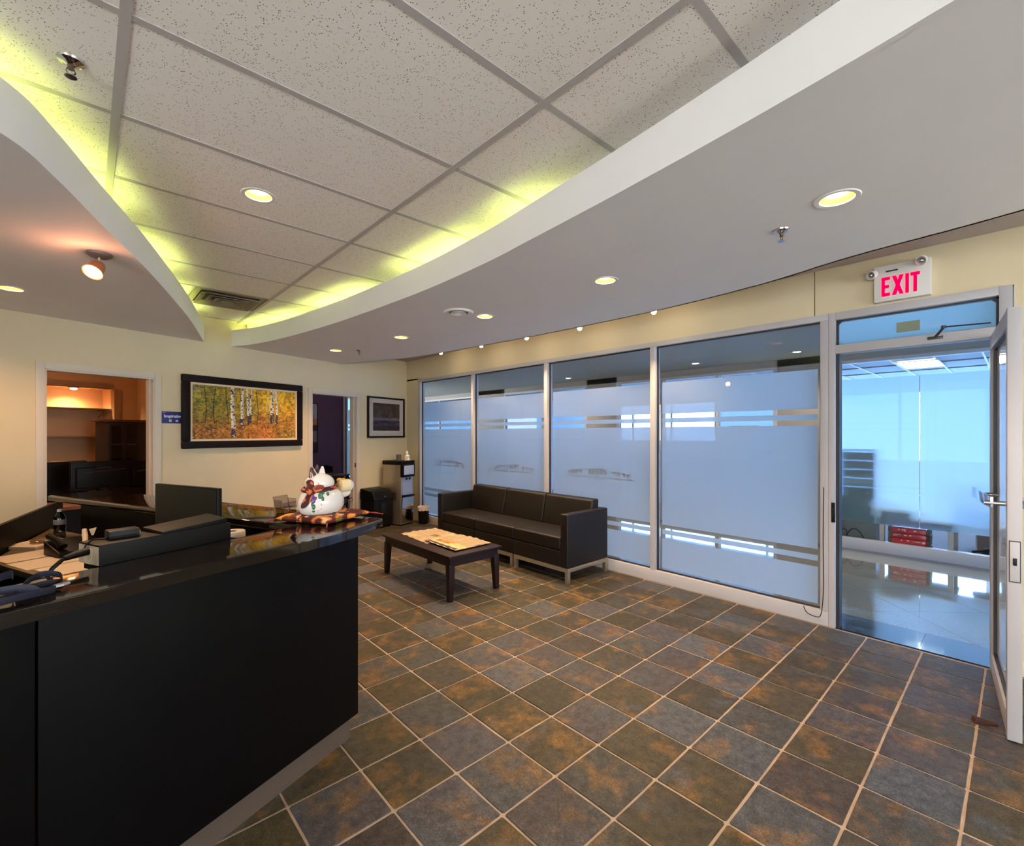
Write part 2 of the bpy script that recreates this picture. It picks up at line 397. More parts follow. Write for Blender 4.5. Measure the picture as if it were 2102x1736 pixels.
for n, (us, d, cx, cy) in enumerate(cells):
    full = cx + TP / 2 <= WX - .02
    if n < 296 and us == 0:
        o = bpy.data.objects.new('floor_tile', tile_meshes[n % 6]); COL.objects.link(o); o.parent = floor; o.location = (cx, cy, random.uniform(-.0008, .0008))
        o.rotation_euler = (0, 0, R(90) * random.randrange(4))
        if not full: o.rotation_euler = (0, 0, 0); w = (WX - .025 - (cx - TP / 2)); o.scale = (max(.05, w / TP), 1, 1); o.location.x = cx - TP / 2 + w / 2
    else:
        h = TP / 2 - .005; x1 = min(cx + h, WX - .03); rest.box(cx - h, x1, cy - h, cy + h, -.006, 0)
obj('tile_field', rest, M['slate'], floor, smooth=0, kind='stuff')

# ------------------------------------------------------------------ ceiling of lay-in tiles
ceiling = struct('ceiling', G().box(-4, WX + .1, -4.2, 8.4, ZC + .03, ZC + .12), M['white'])
GX = [-2.516, -1.208, .096, 1.40, 2.704]; GY = [.693 + .6425 * k for k in range(-7, 11)]
tm = G().box(-.636, .636, -.309, .309, 0, .018).mesh('ceiling_tile'); tm.materials.append(M['ceil'])
VENT = (1, 8 + 6)
for a in range(len(GX) - 1):
    for b in range(len(GY) - 1):
        cx, cy = (GX[a] + GX[a + 1]) / 2, (GY[b] + GY[b + 1]) / 2
        if cy - .34 * cx > 6.6: continue
        if a == 2 and abs(cy - 5.51) < .2:      # half tile beside the air grille
            o = obj('ceiling_tile', G().box(GX[2] + .015, .735, GY[b] + .015, GY[b + 1] - .015, ZC, ZC + .018), M['ceil'], ceiling, smooth=0); continue
        o = bpy.data.objects.new('ceiling_tile', tm); COL.objects.link(o); o.parent = ceiling; o.location = (cx, cy, ZC)
for x in GX:
    obj('grid_runner', G().box(x - .016, x + .016, -4, 6.9, ZC - .004, ZC + .02), M['tbar'], ceiling, smooth=0)
for y in GY:
    obj('grid_crossbar', G().box(-2.5, 2.7, y - .015, y + .015, ZC - .003, ZC + .02), M['tbar'], ceiling, smooth=0)

# ------------------------------------------------------------------ soffits (bulkheads) with curved fascias
def smooth_curve(pts, n=6):
    P = [Vector(p) for p in pts]; out = []
    for i in range(len(P) - 1):
        p0, p1, p2, p3 = P[max(i - 1, 0)], P[i], P[i + 1], P[min(i + 2, len(P) - 1)]
        for k in range(n):
            t = k / n; out.append(.5 * ((2 * p1) + (p2 - p0) * t + (2 * p0 - 5 * p1 + 4 * p2 - p3) * t * t + (3 * p1 - p0 - 3 * p2 + p3) * t ** 3))
    out.append(P[-1]); return [(p.x, p.y) for p in out]
RC = smooth_curve([(1.25, -4.1), (1.37, -1.4), (1.49, -.5), (1.60, .09), (1.648, .34), (1.705, .70), (1.775, 1.25), (1.835, 1.84), (1.875, 2.29), (1.89, 3.1), (1.825, 4.3), (1.70, 5.35), (1.535, 6.15), (1.345, 6.58)])
RO = smooth_curve([(2.55, -4.1), (2.85, -1.6), (3.1, -.75), (3.33, 0), (3.44, .7), (3.6, 1.28), (3.69, 2.2), (3.66, 3.6), (3.55, 4.8), (3.386, 5.93), (2.92, 7.12)])
LC = smooth_curve([(-4, 1.0), (-2.2, 1.35), (-1.0, 1.85), (-.5, 2.2), (-.229, 2.48), (-.112, 2.74), (.044, 3.2), (.297, 3.93), (.68, 5.2), (1.0, 6.46)])
LIGHTS = [(2.53, .567), (2.69, 1.97), (2.70, 3.318), (2.60, 4.675), (2.39, 5.99)]
soff_r = struct('trim_1', G().prism(RC + RO[::-1], ZS, ZS + .085), M['white'], smooth=30)
cutg = G()
for x, y in LIGHTS: cutg.cyl((x, y, ZS - .05), (x, y, ZS + .07), .072, n=32)
cut(soff_r, cutg)
obj('fascia_lip', G().wall_curve(RC, .022, ZS - .002, ZL), M['white'], soff_r)
obj('cove_back', G().wall_curve([(x + .16, y + .02) for x, y in RC], -.02, ZS + .08, ZC), M['white'], soff_r)
obj('outer_edge', G().wall_curve(RO, .02, ZS, ZG + .02), M['white'], soff_r)
soff_l = struct('trim_2', G().prism(LC + [(-.9, 5.85), (-4, 4.8)], ZS, ZS + .085), M['white'], smooth=30)
cut(soff_l, G().cyl((-.41, 5.05, ZS - .05), (-.41, 5.05, ZS + .07), .072, n=32))
obj('fascia_lip', G().wall_curve(LC, -.022, ZS - .002, ZL), M['white'], soff_l)
obj('cove_back', G().wall_curve([(x - .17, y + .03) for x, y in LC], .02, ZS + .08, ZC), M['white'], soff_l)
struct('ceiling_gap', G().prism(RO + [(WX + .05, 7.8), (WX + .05, -4.1)], ZG, ZG + .03), M['gap'], smooth=0).name = 'trim_3'
# cove tubes standing behind the lips
def cove(curve, off, i0, i1, lab):
    P = [Vector((x + off, y, ZS + .13)) for x, y in curve]
    t = thing('fluorescent_tube', lab, 'lamp', P[i0][:], 0, 'cove tubes')
    loc = [p - P[i0] for p in P[i0:i1]]
    obj('tube', G().tube(loc, .013, 8), M['cove'], t)
    g = G().tube([p - Vector((0, 0, .03)) for p in loc], .012, 6); g.cyl(loc[0] + Vector((0, 0, -.045)), loc[0], .008, n=8); g.cyl(loc[-1] + Vector((0, 0, -.045)), loc[-1], .008, n=8)
    obj('batten', g, M['white'], t)
nR = len(RC)
ORD = ('first', 'second', 'third', 'fourth', 'last')
for q, (i0, i1) in enumerate(((42, 48), (50, 57), (59, 66), (67, 73), (73, 78))):
    cove(RC, .085, i0, i1, '%s green cove tube behind the right lip, counted towards the back wall' % ORD[q])
for q, (i0, i1) in enumerate(((14, 22), (23, 31), (33, 41), (43, 47), (48, 53))):
    cove(LC, -.095, i0, i1, '%s green cove tube behind the left lip, counted towards the back wall' % ORD[q])

# ------------------------------------------------------------------ walls
def bwall(name, s0, s1, z0, z1, d0=0, d1=.13): return struct(name, G().box(s0, s1, d0, d1, z0, z1).xf(BM), M['cream'], smooth=0)
D1a, D1b, D2a, D2b, DH = -.292, .578, 2.552, 3.405, 2.12
wb = bwall('wall_back', D1b, D2a, 0, ZC + .03)
for s0, s1, z0 in ((-4.4, D1a, 0), (D2b, 4.72, 0), (D1a, D1b, DH), (D2a, D2b, DH)):
    obj('wall_section', G().box(s0, s1, 0, .13, z0, ZC + .03).xf(BM), M['cream'], wb, smooth=0)
# door casings
for i, (a, b) in enumerate(((D1a, D1b), (D2a, D2b))):
    r = sroot('door_%d' % (i + 2), B0, BW_A)
    for x0, x1, z0, z1 in ((a - .062, a, 0, DH + .062), (b, b + .062, 0, DH + .062), (a, b, DH, DH + .062)):
        obj('casing', G().box(x0, x1, -.014, 0, z0, z1, .004), M['trim'], r)
    for x0, x1, z0, z1 in ((a, a + .014, 0, DH), (b - .014, b, 0, DH), (a, b, DH - .014, DH)):
        obj('jamb', G().box(x0, x1, -.006, .15, z0, z1), M['trim'], r, smooth=0)
    obj('stop', G().box(b - .028, b - .014, .05, .09, 0, DH - .014), M['trim'], r, smooth=0)
    obj('stop', G().box(a + .014, a + .028, .05, .09, 0, DH - .014), M['trim'], r, smooth=0)
    if i == 1: obj('strike_plate', G().box(b - .0165, b - .0135, .01, .04, .98, 1.05), M['chrome'], r, label='small dark metal strike plate')
wr = struct('wall_right', G().box(WX, WX + .13, -4.2, .03, 0, ZC + .03), M['cream'], smooth=0)
obj('header_panel', G().box(WX, WX + .12, .03, 1.121, 2.472, ZC + .03), M['cream'], wr, smooth=0)
obj('header_panel', G().box(WX, WX + .12, 1.128, 7.62, 2.472, ZC + .03), M['cream'], wr, smooth=0)
obj('corner_panel', G().box(WX, WX + .12, 7.2, 7.75, 0, 2.5), M['cream'], wr, smooth=0)
wl = struct('wall_left', G().box(-4.1, -4, .45, 6.5, 0, ZC + .03), M['cream'], smooth=0)
obj('wall_section', G().box(-4.1, -4, -4.2, .45, 0, .25), M['cream'], wl, smooth=0); obj('wall_section', G().box(-4.1, -4, -4.2, .45, 2.4, ZC + .03), M['cream'], wl, smooth=0)
# daylight comes from a window wall on the left, behind the camera
w3 = sroot('window_3', (-4.05, 0, 0))
g = G()
for y in (-4.2, -2.9, -1.6, -.3, .39): g.box(-.05, .05, y, y + .06, .25, 2.4)
g.box(-.05, .05, -4.2, .45, .25, .31); g.box(-.05, .05, -4.2, .45, 2.34, 2.4)
obj('frame', g, M['alu'], w3, smooth=0); obj('pane', G().box(-.004, .004, -4.14, .39, .31, 2.34), M['glass'], w3, smooth=0)
wf = struct('wall_front', G().box(-4.1, .9, -4.3, -4.2, 0, ZC + .03), M['cream'], smooth=0)
for b in ((4.2, WX + .1, 0, ZC + .03), (.9, 4.2, 0, .9), (.9, 4.2, 2.6, ZC + .03)): obj('wall_section', G().box(b[0], b[1], -4.3, -4.2, b[2], b[3]), M['cream'], wf, smooth=0)
w11 = sroot('window_11', (0, -4.25, 0)); g = G()  # unseen window added to brighten the soffit and floor on the right
for x in (.9, 2.5, 4.14): g.box(x, x + .06, -.05, .05, .9, 2.6)
g.box(.9, 4.2, -.05, .05, .9, .96); g.box(.9, 4.2, -.05, .05, 2.54, 2.6)
obj('frame', g, M['alu'], w11, smooth=0); obj('pane', G().box(.96, 4.14, -.004, .004, .96, 2.54), M['glass'], w11, smooth=0)

# ------------------------------------------------------------------ glazed wall (window_1), its twin in the far office (window_2)
def glazing(root, ys, zb, zt, xf=-.012, film=True, film_m=None):
    # ys: mullion centres from near to far; local origin on the inner wall face
    for k, y in enumerate(ys):
        obj('mullion', G().box(xf, .09, y - .028, y + .028, zb, zt - .05, .003), M['alu'], root)
    y0, y1 = ys[0], ys[-1]
    obj('base_rail', G().box(xf, .09, y0 - .028, y1 + .028, 0, zb, .003), M['alu'], root)
    obj('head_rail', G().box(xf, .09, y0 - .028, y1 + .028, zt - .05, zt, .003), M['alu'], root)
    for a, b in zip(ys, ys[1:]):
        a2, b2 = a + .028, b - .028
        g = G()
        for q in ((a2, a2 + .012, zb, zt - .05), (b2 - .012, b2, zb, zt - .05)): g.box(.028, .05, *q)
        g.box(.028, .05, a2, b2, zb, zb + .012); g.box(.028, .05, a2, b2, zt - .062, zt - .05)
        obj('gasket', g, M['alu_dark'], root, smooth=0)
        p = obj('pane', G().box(.034, .044, a2 + .006, b2 - .006, zb + .006, zt - .056), M['glass'], root, smooth=0)
        if film:
            for z0, z1 in ((zb + .03, .445), (.492, .538), (.588, 1.592), (1.637, 1.683), (1.728, 2.05)):
                obj('film_sheet', G().quad((.047, a2 + .03, z0), (.047, b2 - .05, z0), (.047, b2 - .05, z1), (.047, a2 + .03, z1)), film_m or M['film'], p, smooth=0)
w1 = sroot('window_1', (WX, 0, 0))
glazing(w1, [1.056, 2.577, 4.097, 5.625, 7.15], .115, 2.472)
w2 = sroot('window_2', (WX, 0, 0))
glazing(w2, [7.78, 9.1, 10.42], .115, 2.472)
# faint dark lettering on the outside of the panes, read in reverse through the film
M['letter'] = mat('grey_door_lettering', (70, 84, 92), .6)
def lettering(y0, y1, z, hgt, seed, faint):
    rd = random.Random(seed); g = G(); n = 15
    for k in range(n):
        y = y0 + (y1 - y0) * (k + .5) / n; w = (y1 - y0) / n * .36; arc = math.sin(math.pi * (k + .5) / n)
        if k in (4, 10): continue
        h = hgt * (.4 + .45 * arc) * rd.uniform(.7, 1); zb_ = z + .02 + .01 * arc
        g.box(.049, .0505, y - w, y - w * .3, zb_, zb_ + h)
        if rd.random() < .6: g.box(.049, .0505, y + w * .2, y + w * .85, zb_, zb_ + h)
        g.box(.049, .0505, y - w, y + w * .7, zb_ + h * .8 - .004, zb_ + h * .8 + .012)
    for k in range(30):
        y = y0 - .05 + (y1 - y0 + .1) * (k + .5) / 30
        if k % 7 != 3: g.box(.049, .0505, y - .009, y + .008, z - .014, z + .006)
    obj('lettering', g, M['letter'], w1, smooth=0, kind='stuff')
lettering(2.88, 3.78, 1.02, .085, 3, 1); lettering(4.40, 5.16, 1.0, .08, 5, 1); lettering(5.95, 6.65, 1.0, .075, 9, 1)

# ------------------------------------------------------------------ entrance (door_1): frame, transom, open leaf
d1 = sroot('door_1', (WX, 0, 0))
obj('jamb', G().box(-.014, .09, .985, 1.027, 0, 2.472, .003), M['alu'], d1)
obj('jamb', G().box(-.014, .09, .036, .096, 0, 2.472, .003), M['alu'], d1)
obj('jamb_stop', G().box(.02, .1, .962, .985, 0, 2.15), M['alu_dark'], d1, smooth=0, label='dark rubber lined door stop')
obj('head_bar', G().box(-.014, .09, .096, .985, 2.415, 2.472, .003), M['alu'], d1)
obj('transom_bar', G().box(-.014, .09, .096, .985, 2.15, 2.217, .003), M['alu'], d1)
g = G(); g.box(.03, .05, .096, .11, 2.217, 2.415); g.box(.03, .05, .971, .985, 2.217, 2.415); g.box(.03, .05, .096, .985, 2.405, 2.415)
for y in (.11, .971):
    s = 1 if y < .5 else -1; g.hexa([(.026, y, 2.38), (.026, y + s * .03, 2.41), (.05, y + s * .03, 2.41), (.05, y, 2.38), (.026, y, 2.405), (.026, y + s * .005, 2.412), (.05, y + s * .005, 2.412), (.05, y, 2.405)])
obj('gasket', g, M['alu_dark'], d1, smooth=0)
tp = obj('transom_pane', G().box(.034, .044, .1, .98, 2.2, 2.41), M['glass'], d1, smooth=0)
obj('film_sheet', G().quad((.047, .112, 2.218), (.047, .968, 2.218), (.047, .968, 2.4), (.047, .112, 2.4)), film_mat('transom_film', (226, 255, 255), .12, .05), tp, smooth=0)
obj('pale_rectangle', G().box(.031, .033, .485, .615, 2.262, 2.335), mat('pale_green', (128, 136, 112), .7), tp, smooth=0, label='pale green rectangle on the transom glass')  # flat pale green rectangle just in front of the pane
obj('strike_plate', G().box(-.018, -.012, .982, 1.008, .83, .985, .002), M['black'], d1, label='black strike plate of the door jamb')
obj('strike_plate', G().box(-.021, -.017, .99, 1.0, .865, .945), M['chrome'], d1, smooth=0)
# leaf, hinged at the right jamb and swung into the room
leaf = obj('door_leaf', G().box(0, .05, -.025, .025, 0, .01), M['alu'], d1); leaf.location = (.02, .115, .008)
LW, LH = .985, 2.145
lang = math.atan2(-.095, -.99); leaf.rotation_euler = (0, 0, lang)
def leafpart(name, g, m, **k): return obj(name, g, m, leaf, **k)
leafpart('stile', G().box(0, .085, -.024, .024, 0, LH, .003), M['alu'])
leafpart('stile', G().box(LW - .06, LW, -.026, .026, 0, LH, .003), M['alu'])
leafpart('rail', G().box(.085, LW - .06, -.024, .024, LH - .085, LH, .003), M['alu'])
leafpart('rail', G().box(.085, LW - .06, -.024, .024, 0, .11, .003), M['alu'])
g = G(); g.box(.085, .1, -.012, .012, .11, LH - .085); g.box(LW - .075, LW - .06, -.012, .012, .11, LH - .085); g.box(.1, LW - .075, -.012, .012, .11, .122); g.box(.1, LW - .075, -.012, .012, LH - .097, LH - .085)
leafpart('gasket', g, M['alu_dark'], smooth=0)
leafpart('pane', G().box(.095, LW - .07, -.004, .004, .115, LH - .09), M['glass'], smooth=0)
g = G(); x0 = LW - .21
for x in (LW - .05, LW - .5): g.cyl((x, -.02, 1.165), (x, -.104, 1.165), .012, n=12)
g.hexa([(LW - .6, -.125, 1.14), (LW - .04, -.085, 1.14), (LW - .04, -.07, 1.14), (LW - .6, -.11, 1.14), (LW - .6, -.125, 1.198), (LW - .04, -.085, 1.198), (LW - .04, -.07, 1.198), (LW - .6, -.11, 1.198)], .003)
leafpart('pull_handle', g, M['chrome'])
leafpart('push_bar', G().box(.09, LW - .05, .045, .07, 1.13, 1.17, .005), M['chrome'])
lk = leafpart('lock_plate', G().box(LW - .001, LW + .004, -.017, .017, .79, .985, .0015), M['alu'])
g = G(); g.box(LW - .002, LW + .0022, -.0205, .0205, .785, .99)
leafpart('lock_recess', g, M['alu_dark'], smooth=0)
leafpart('latch', G().box(LW, LW + .009, -.007, .007, .87, .905, .002), M['black'])
leafpart('closer_box', G().box(.1, .4, .025, .075, LH - .075, LH - .015, .006), mat('grey_closer', (70, 68, 70), .5))
g = G(); ca = [(-.03, .40, 2.19), (-.06, .36, 2.25), (-.08, .2, 2.245)]
g.box(-.03, -.012, .36, .44, 2.178, 2.196, .003); g.cyl((-.026, .40, 2.188), (-.05, .355, 2.245), .008, n=10); g.cyl((-.05, .355, 2.24), (-.05, .355, 2.258), .013, n=12); g.cyl((-.05, .355, 2.249), (-.07, .13, 2.235), .0045, n=8)
obj('closer_arm', g, mat('dark_steel', (66, 66, 70), .4, metal=.6), d1)

# ------------------------------------------------------------------ ceiling fixtures
def downlight(loc, lab, bulb='bulb'):
    t = thing('downlight', lab, 'ceiling light', loc, 0, 'recessed downlights')
    obj('trim_ring', G().lathe([(.067, .004), (.069, -.004), (.088, -.005), (.092, -.001), (.09, 0), (.072, 0), (.067, .004)], n=40), M['white'], t)
    obj('reflector', G().lathe([(.069, -.003), (.067, .004), (.052, .036), (.0, .038)], n=32), M['reflector'], t)
    obj('lamp_face', G().lathe([(0, .014), (.025, .014), (.043, .02), (.047, .03), (0, .031)][::-1], n=28), M[bulb], t)
    return t
labs = ['recessed downlight nearest the exit sign, largest on the grey soffit', 'recessed downlight in the soffit above the middle glass panes', 'recessed downlight next to the round white air diffuser',
        'recessed downlight second from the back wall on the long soffit', 'recessed downlight closest to the back wall on the long soffit']
WARM = (1, .66, .38)
for (x, y), lb in zip(LIGHTS, labs):
    downlight((x, y, ZS), lb); lamp('SPOT', 'downlight_lamp', (x, y, ZS + .008), DOWN_W * (1.05 if y > 5 else 1), (1, .58, .30) if y > 4 else WARM, size=.045, spot=2.05)
downlight((-.41, 5.05, ZS), 'recessed downlight at the left edge above the desk'); lamp('SPOT', 'downlight_lamp', (-.41, 5.05, ZS + .008), DOWN_W * .66, (1, .52, .25), size=.045, spot=2.4)
# the one in the tile ceiling needs its own hole: the tile there is cut
for o in list(ceiling.children):
    if o.name.startswith('ceiling_tile') and abs(o.location.x - .748) < .1 and abs(o.location.y - 2.94) < .1:
        o.data = o.data.copy(); cut(o, G().cyl((.737, 2.968, ZC - .1), (.737, 2.968, ZC + .1), .072, n=32))
cut(ceiling, G().cyl((.737, 2.968, ZC - .1), (.737, 2.968, ZC + .075), .074, n=32))
downlight((.737, 2.968, ZC), 'recessed downlight set in the tiled ceiling'); lamp('SPOT', 'downlight_lamp', (.737, 2.968, ZC + .008), CEIL_W, WARM, size=.045, spot=2.05)
# swivel spot over the desk
t = thing('ceiling_spotlight', 'swivelling spotlight on a round plate under the left soffit', 'ceiling light', (.06, 3.715, ZS))
obj('mount_plate', G().lathe([(0, 0), (.062, 0), (.06, -.012), (.045, -.022), (0, -.024)], n=32), mat('brown_mount', (120, 100, 92), .5), t)
obj('stem', G().cyl((0, 0, -.02), (0, 0, -.055), .007).sphere((0, 0, -.06), .012), M['steel'], t)
ax = Vector((-.28, -.42, -.6)).normalized(); p0 = Vector((0, 0, -.065))
hd = obj('lamp_head', G().lathe([(0, 0), (.03, 0), (.04, .02), (.043, .06), (.05, .085), (.046, .085), (.04, .075)], p0, 28, ax), mat('amber_metal_head', (190, 130, 90), .35, metal=.5), t)
obj('lamp_face', G().lathe([(0, .082), (.042, .078), (.042, .07), (0, .07)], p0, 28, ax), M['bulb_spot'], hd)
lamp('SPOT', 'spot_lamp', Vector((.06, 3.715, ZS)) + p0 + ax * .1, 22, (1, .56, .3), rot=ax.to_track_quat('-Z', 'Y').to_euler(), size=.04, spot=2.2)
lamp('POINT', 'spot_glow', Vector((.06, 3.715, ZS)) + p0 + ax * .13, 2.0, (1, .40, .2), size=.04)
# small wash lamps in the gap by the glass
WL = ['small halogen wash lamp closest to the back corner above the glass', 'small halogen wash lamp second from the back corner', 'middle one of the five small halogen wash lamps', 'small halogen wash lamp second from the exit door', 'small halogen wash lamp closest to the exit door']
for (y, z), lb in zip(((5.903, 2.728), (4.931, 2.70), (4.053, 2.675), (3.229, 2.655), (2.337, 2.664)), WL):
    t = thing('wash_lamp', lb, 'ceiling light', (3.95, y, z), 0, 'halogen wash lamps')
    obj('stem', G().cyl((0, 0, .03), (0, 0, ZG - z), .012, n=12), M['white'], t)
    obj('lamp_holder', G().lathe([(0, .05), (.022, .05), (.03, .02), (.03, .012), (0, .012)], n=16), M['white'], t)
    obj('bulb', G().sphere((0, 0, .004), (.024, .024, .02), 14, 8), M['bulb_w'], t)
    lamp('POINT', 'wash_light', (3.97, y, z - .045), WASH_W, (1, .82, .55), size=.03); lamp('SPOT', 'wash_beam', (3.95, y, z - .04), 55, (1, .72, .44), size=.03, spot=1.9, blend=.7)
# round diffuser, sprinklers, square grille
t = thing('air_diffuser', 'round white air diffuser in the soffit beside a downlight', 'vent', (2.43, 3.355, ZS))
obj('flange', G().lathe([(.085, 0), (.088, -.012), (.12, -.014), (.135, -.002), (.135, 0)], n=40), M['white'], t)
obj('throat', G().lathe([(0, .012 - .014), (.086, .012 - .014)], n=32), M['alu_dark'], t)
for r in (.066, .046, .026): obj('cone', G().lathe([(r - .012, -.004), (r + .004, -.018), (r + .007, -.016), (r - .008, -.002)], n=32), M['white'], t)
def sprinkler(loc, lab):
    t = thing('sprinkler', lab, 'sprinkler', loc, 0, 'fire sprinklers')
    obj('escutcheon', G().lathe([(0, 0), (.04, 0), (.038, -.006), (.022, -.011), (.012, -.02), (0, -.02)], n=24), M['chrome'], t)
    g = G().cyl((0, 0, -.018), (0, 0, -.034), .009, n=12); g.tube([(.009, 0, -.03), (.013, 0, -.042), (.003, 0, -.058)], .0028, 6); g.tube([(-.009, 0, -.03), (-.013, 0, -.042), (-.003, 0, -.058)], .0028, 6)
    obj('frame', g, mat('bronze_sprinkler', (120, 100, 84), .35, metal=.8), t)
    obj('deflector', G().lathe([(0, -.058), (.018, -.058), (.018, -.061), (0, -.061)], n=16), M['chrome'], t)
sprinkler((2.706, .853, ZS), 'chrome sprinkler on the soffit near the exit sign')
sprinkler((2.611, 5.785, ZS), 'small sprinkler between downlights close to the back wall')
sprinkler((-.04, 2.36, ZC), 'chrome sprinkler on the tiled ceiling at upper left')
t = thing('air_grille', 'square grey air grille of nested louvres in the tiled ceiling', 'vent', (1.065, 5.51, ZC))
def ring(h, w, z0, z1, sl): 
    g = G()
    for k in range(4):
        m_ = Matrix.Rotation(R(90) * k, 4, 'Z')
        q = [(-h, -h, z0), (h, -h, z0), (h - w, -h + w, z0 + sl), (-h + w, -h + w, z0 + sl), (-h, -h, z1), (h, -h, z1), (h - w, -h + w, z1 + sl), (-h + w, -h + w, z1 + sl)]
        g.hexa([m_ @ Vector(p) for p in q])
    return g
M['grille'] = mat('dusty_grille', (150, 140, 122), .7)
obj('frame', ring(.305, .05, -.006, .004, 0), M['grille'], t, smooth=0)
for h in (.25, .175, .105): obj('louvre', ring(h, .06, -.03, -.025, .035), M['grille'], t, smooth=0)
obj('throat', G().box(-.28, .28, -.28, .28, .008, .012), M['alu_dark'], t, smooth=0)
obj('centre_plate', G().box(-.05, .05, -.05, .05, -.03, -.025), M['grille'], t, smooth=0)

# ------------------------------------------------------------------ exit sign
M['sign'] = mat('exit_sign_casing', (214, 210, 202), .5)
t = thing('exit_sign', 'white EXIT sign with glowing red letters and two emergency lamp heads', 'sign', (WX - .001, .575, 2.487))
obj('housing', G().box(-.055, 0, -.157, .157, 0, .258, .006), M['sign'], t)
obj('indicator', G().box(-.058, -.054, .02, .088, .208, .218), M['alu_dark'], t, smooth=0)
# letters: y runs to the left as seen, so the word is laid from +y to -y
def bars(lst): 
    g = G()
    for y0, y1, z0, z1 in lst: g.box(-.059, -.0545, -y1, -y0, z0, z1)
    return g
zb, zt = .035, .172; th = .022; S = .86
def L(off, parts): return [(off + a * S, off + b * S, zb + c, zb + d) for a, b, c, d in parts]
hh = zt - zb
obj('letter', bars(L(-.112, [(0, th, 0, hh), (th, .056, 0, th), (th, .056, hh - th, hh), (th, .05, hh / 2 - th / 2, hh / 2 + th / 2)])), M['exit_red'], t, smooth=0)
g = G(); c0 = -.052; w = .064
for a, b in (((0, 0), (w - th, hh)), ((w - th, 0), (0, hh))):
    p = [(-.0592, -(c0 + a[0]), zb), (-.0592, -(c0 + a[0] + th), zb), (-.0592, -(c0 + b[0] + th), zt), (-.0592, -(c0 + b[0]), zt)]
    g.hexa([p[0], p[1], p[2], p[3]] + [(x + .004, y, z) for x, y, z in p])
obj('letter', g, M['exit_red'], t, smooth=0)
obj('letter', bars(L(.022, [(0, th, 0, hh)])), M['exit_red'], t, smooth=0)
obj('letter', bars(L(.05, [(.018, .018 + th, 0, hh), (0, .018 * 2 + th, hh - th, hh)])), M['exit_red'], t, smooth=0)
for y, z in ((.15, .215), (-.12, .25)):
    h = obj('lamp_head', G().lathe([(0, 0), (.022, 0), (.03, .02), (.033, .05), (.03, .052), (.02, .035), (0, .03)], (-.06, y, z), 24, Vector((-1, .25 if y < 0 else .5, -.5))), M['sign'], t)
    obj('lens', G().sphere(Vector((-.06, y, z)) + Vector((-1, .25 if y < 0 else .5, -.5)).normalized() * .042, .018, 14, 8), M['chrome'], h)
    obj('bracket', G().cyl((-.05, y, z), (-.068, y, z), .012), M['sign'], t)

# ------------------------------------------------------------------ sofa
S0 = Vector((3.6, 3.1, 0)); SL = 2.36; SD = .68
t = thing('sofa', 'dark brown leather three seat sofa on square steel legs before the glass', 'sofa', S0[:], 0)
def sbox(name, x0, x1, y0, y1, z0, z1, bev=.018): return obj(name, G().box(x0, x1, y0, y1, z0, z1, bev, 3), M['leather'], t, smooth=50)
AW = .10
sbox('armrest', 0, SD, 0, AW, .15, .70, .014); sbox('armrest', 0, SD, SL - AW, SL, .15, .70, .014)
cw = (SL - 2 * AW) / 3
for k in range(3):
    y0 = AW + k * cw
    sbox('base_front', .004, SD - .06, y0 + .003, y0 + cw - .003, .155, .315, .006)
    sbox('seat_cushion', 0, .52, y0 + .002, y0 + cw - .002, .32, .455, .022)
    g = G().hexa([(.47, y0 + .002, .44), (.64, y0 + .002, .44), (.64, y0 + cw - .002, .44), (.47, y0 + cw - .002, .44), (.54, y0 + .002, .79), (.665, y0 + .002, .795), (.665, y0 + cw - .002, .795), (.54, y0 + cw - .002, .79)], .028, 3)
    obj('back_cushion', g, M['leather'], t, smooth=50)
sbox('back_panel', .63, SD, .006, SL - .006, .155, .7, .012)
for k, (a, b) in enumerate(((0, AW + cw - .012), (AW + cw + .012, AW + 2 * cw - .012), (AW + 2 * cw + .012, SL))):
    fr = obj('leg_frame', G().box(.004, .044, a, b, .108, .15, .002).box(SD - .044, SD - .004, a, b, .108, .15, .002).box(.044, SD - .044, a, a + .04, .108, .15, .002).box(.044, SD - .044, b - .04, b, .108, .15, .002), M['steel'], t)
    for x in (.004, SD - .044):
        for y in (a, b - .04): obj('leg', G().box(x, x + .04, y, y + .04, 0, .108, .002), M['steel'], fr)

# ------------------------------------------------------------------ coffee table
TT = thing('coffee_table', 'low dark espresso wood coffee table with tapered legs', 'table', (2.715, 4.1, 0))
obj('tabletop', G().box(-.315, .315, -.645, .645, .398, .42, .003), M['espresso'], TT)
obj('apron', G().box(-.285, .285, -.615, .615, .315, .398), M['espresso'], TT, smooth=0)
for sx in (-1, 1):
    for sy in (-1, 1):
        x, y = sx * .265, sy * .59; a, b = .032, .022
        p = [(x - sx * .0 + dx * b + sx * .010, y + dy * b + sy * .01, 0) for dx, dy in ((-1, -1), (1, -1), (1, 1), (-1, 1))] + [(x + dx * a, y + dy * a, .34) for dx, dy in ((-1, -1), (1, -1), (1, 1), (-1, 1))]
        obj('leg', G().hexa(p, .002), M['espresso'], TT)
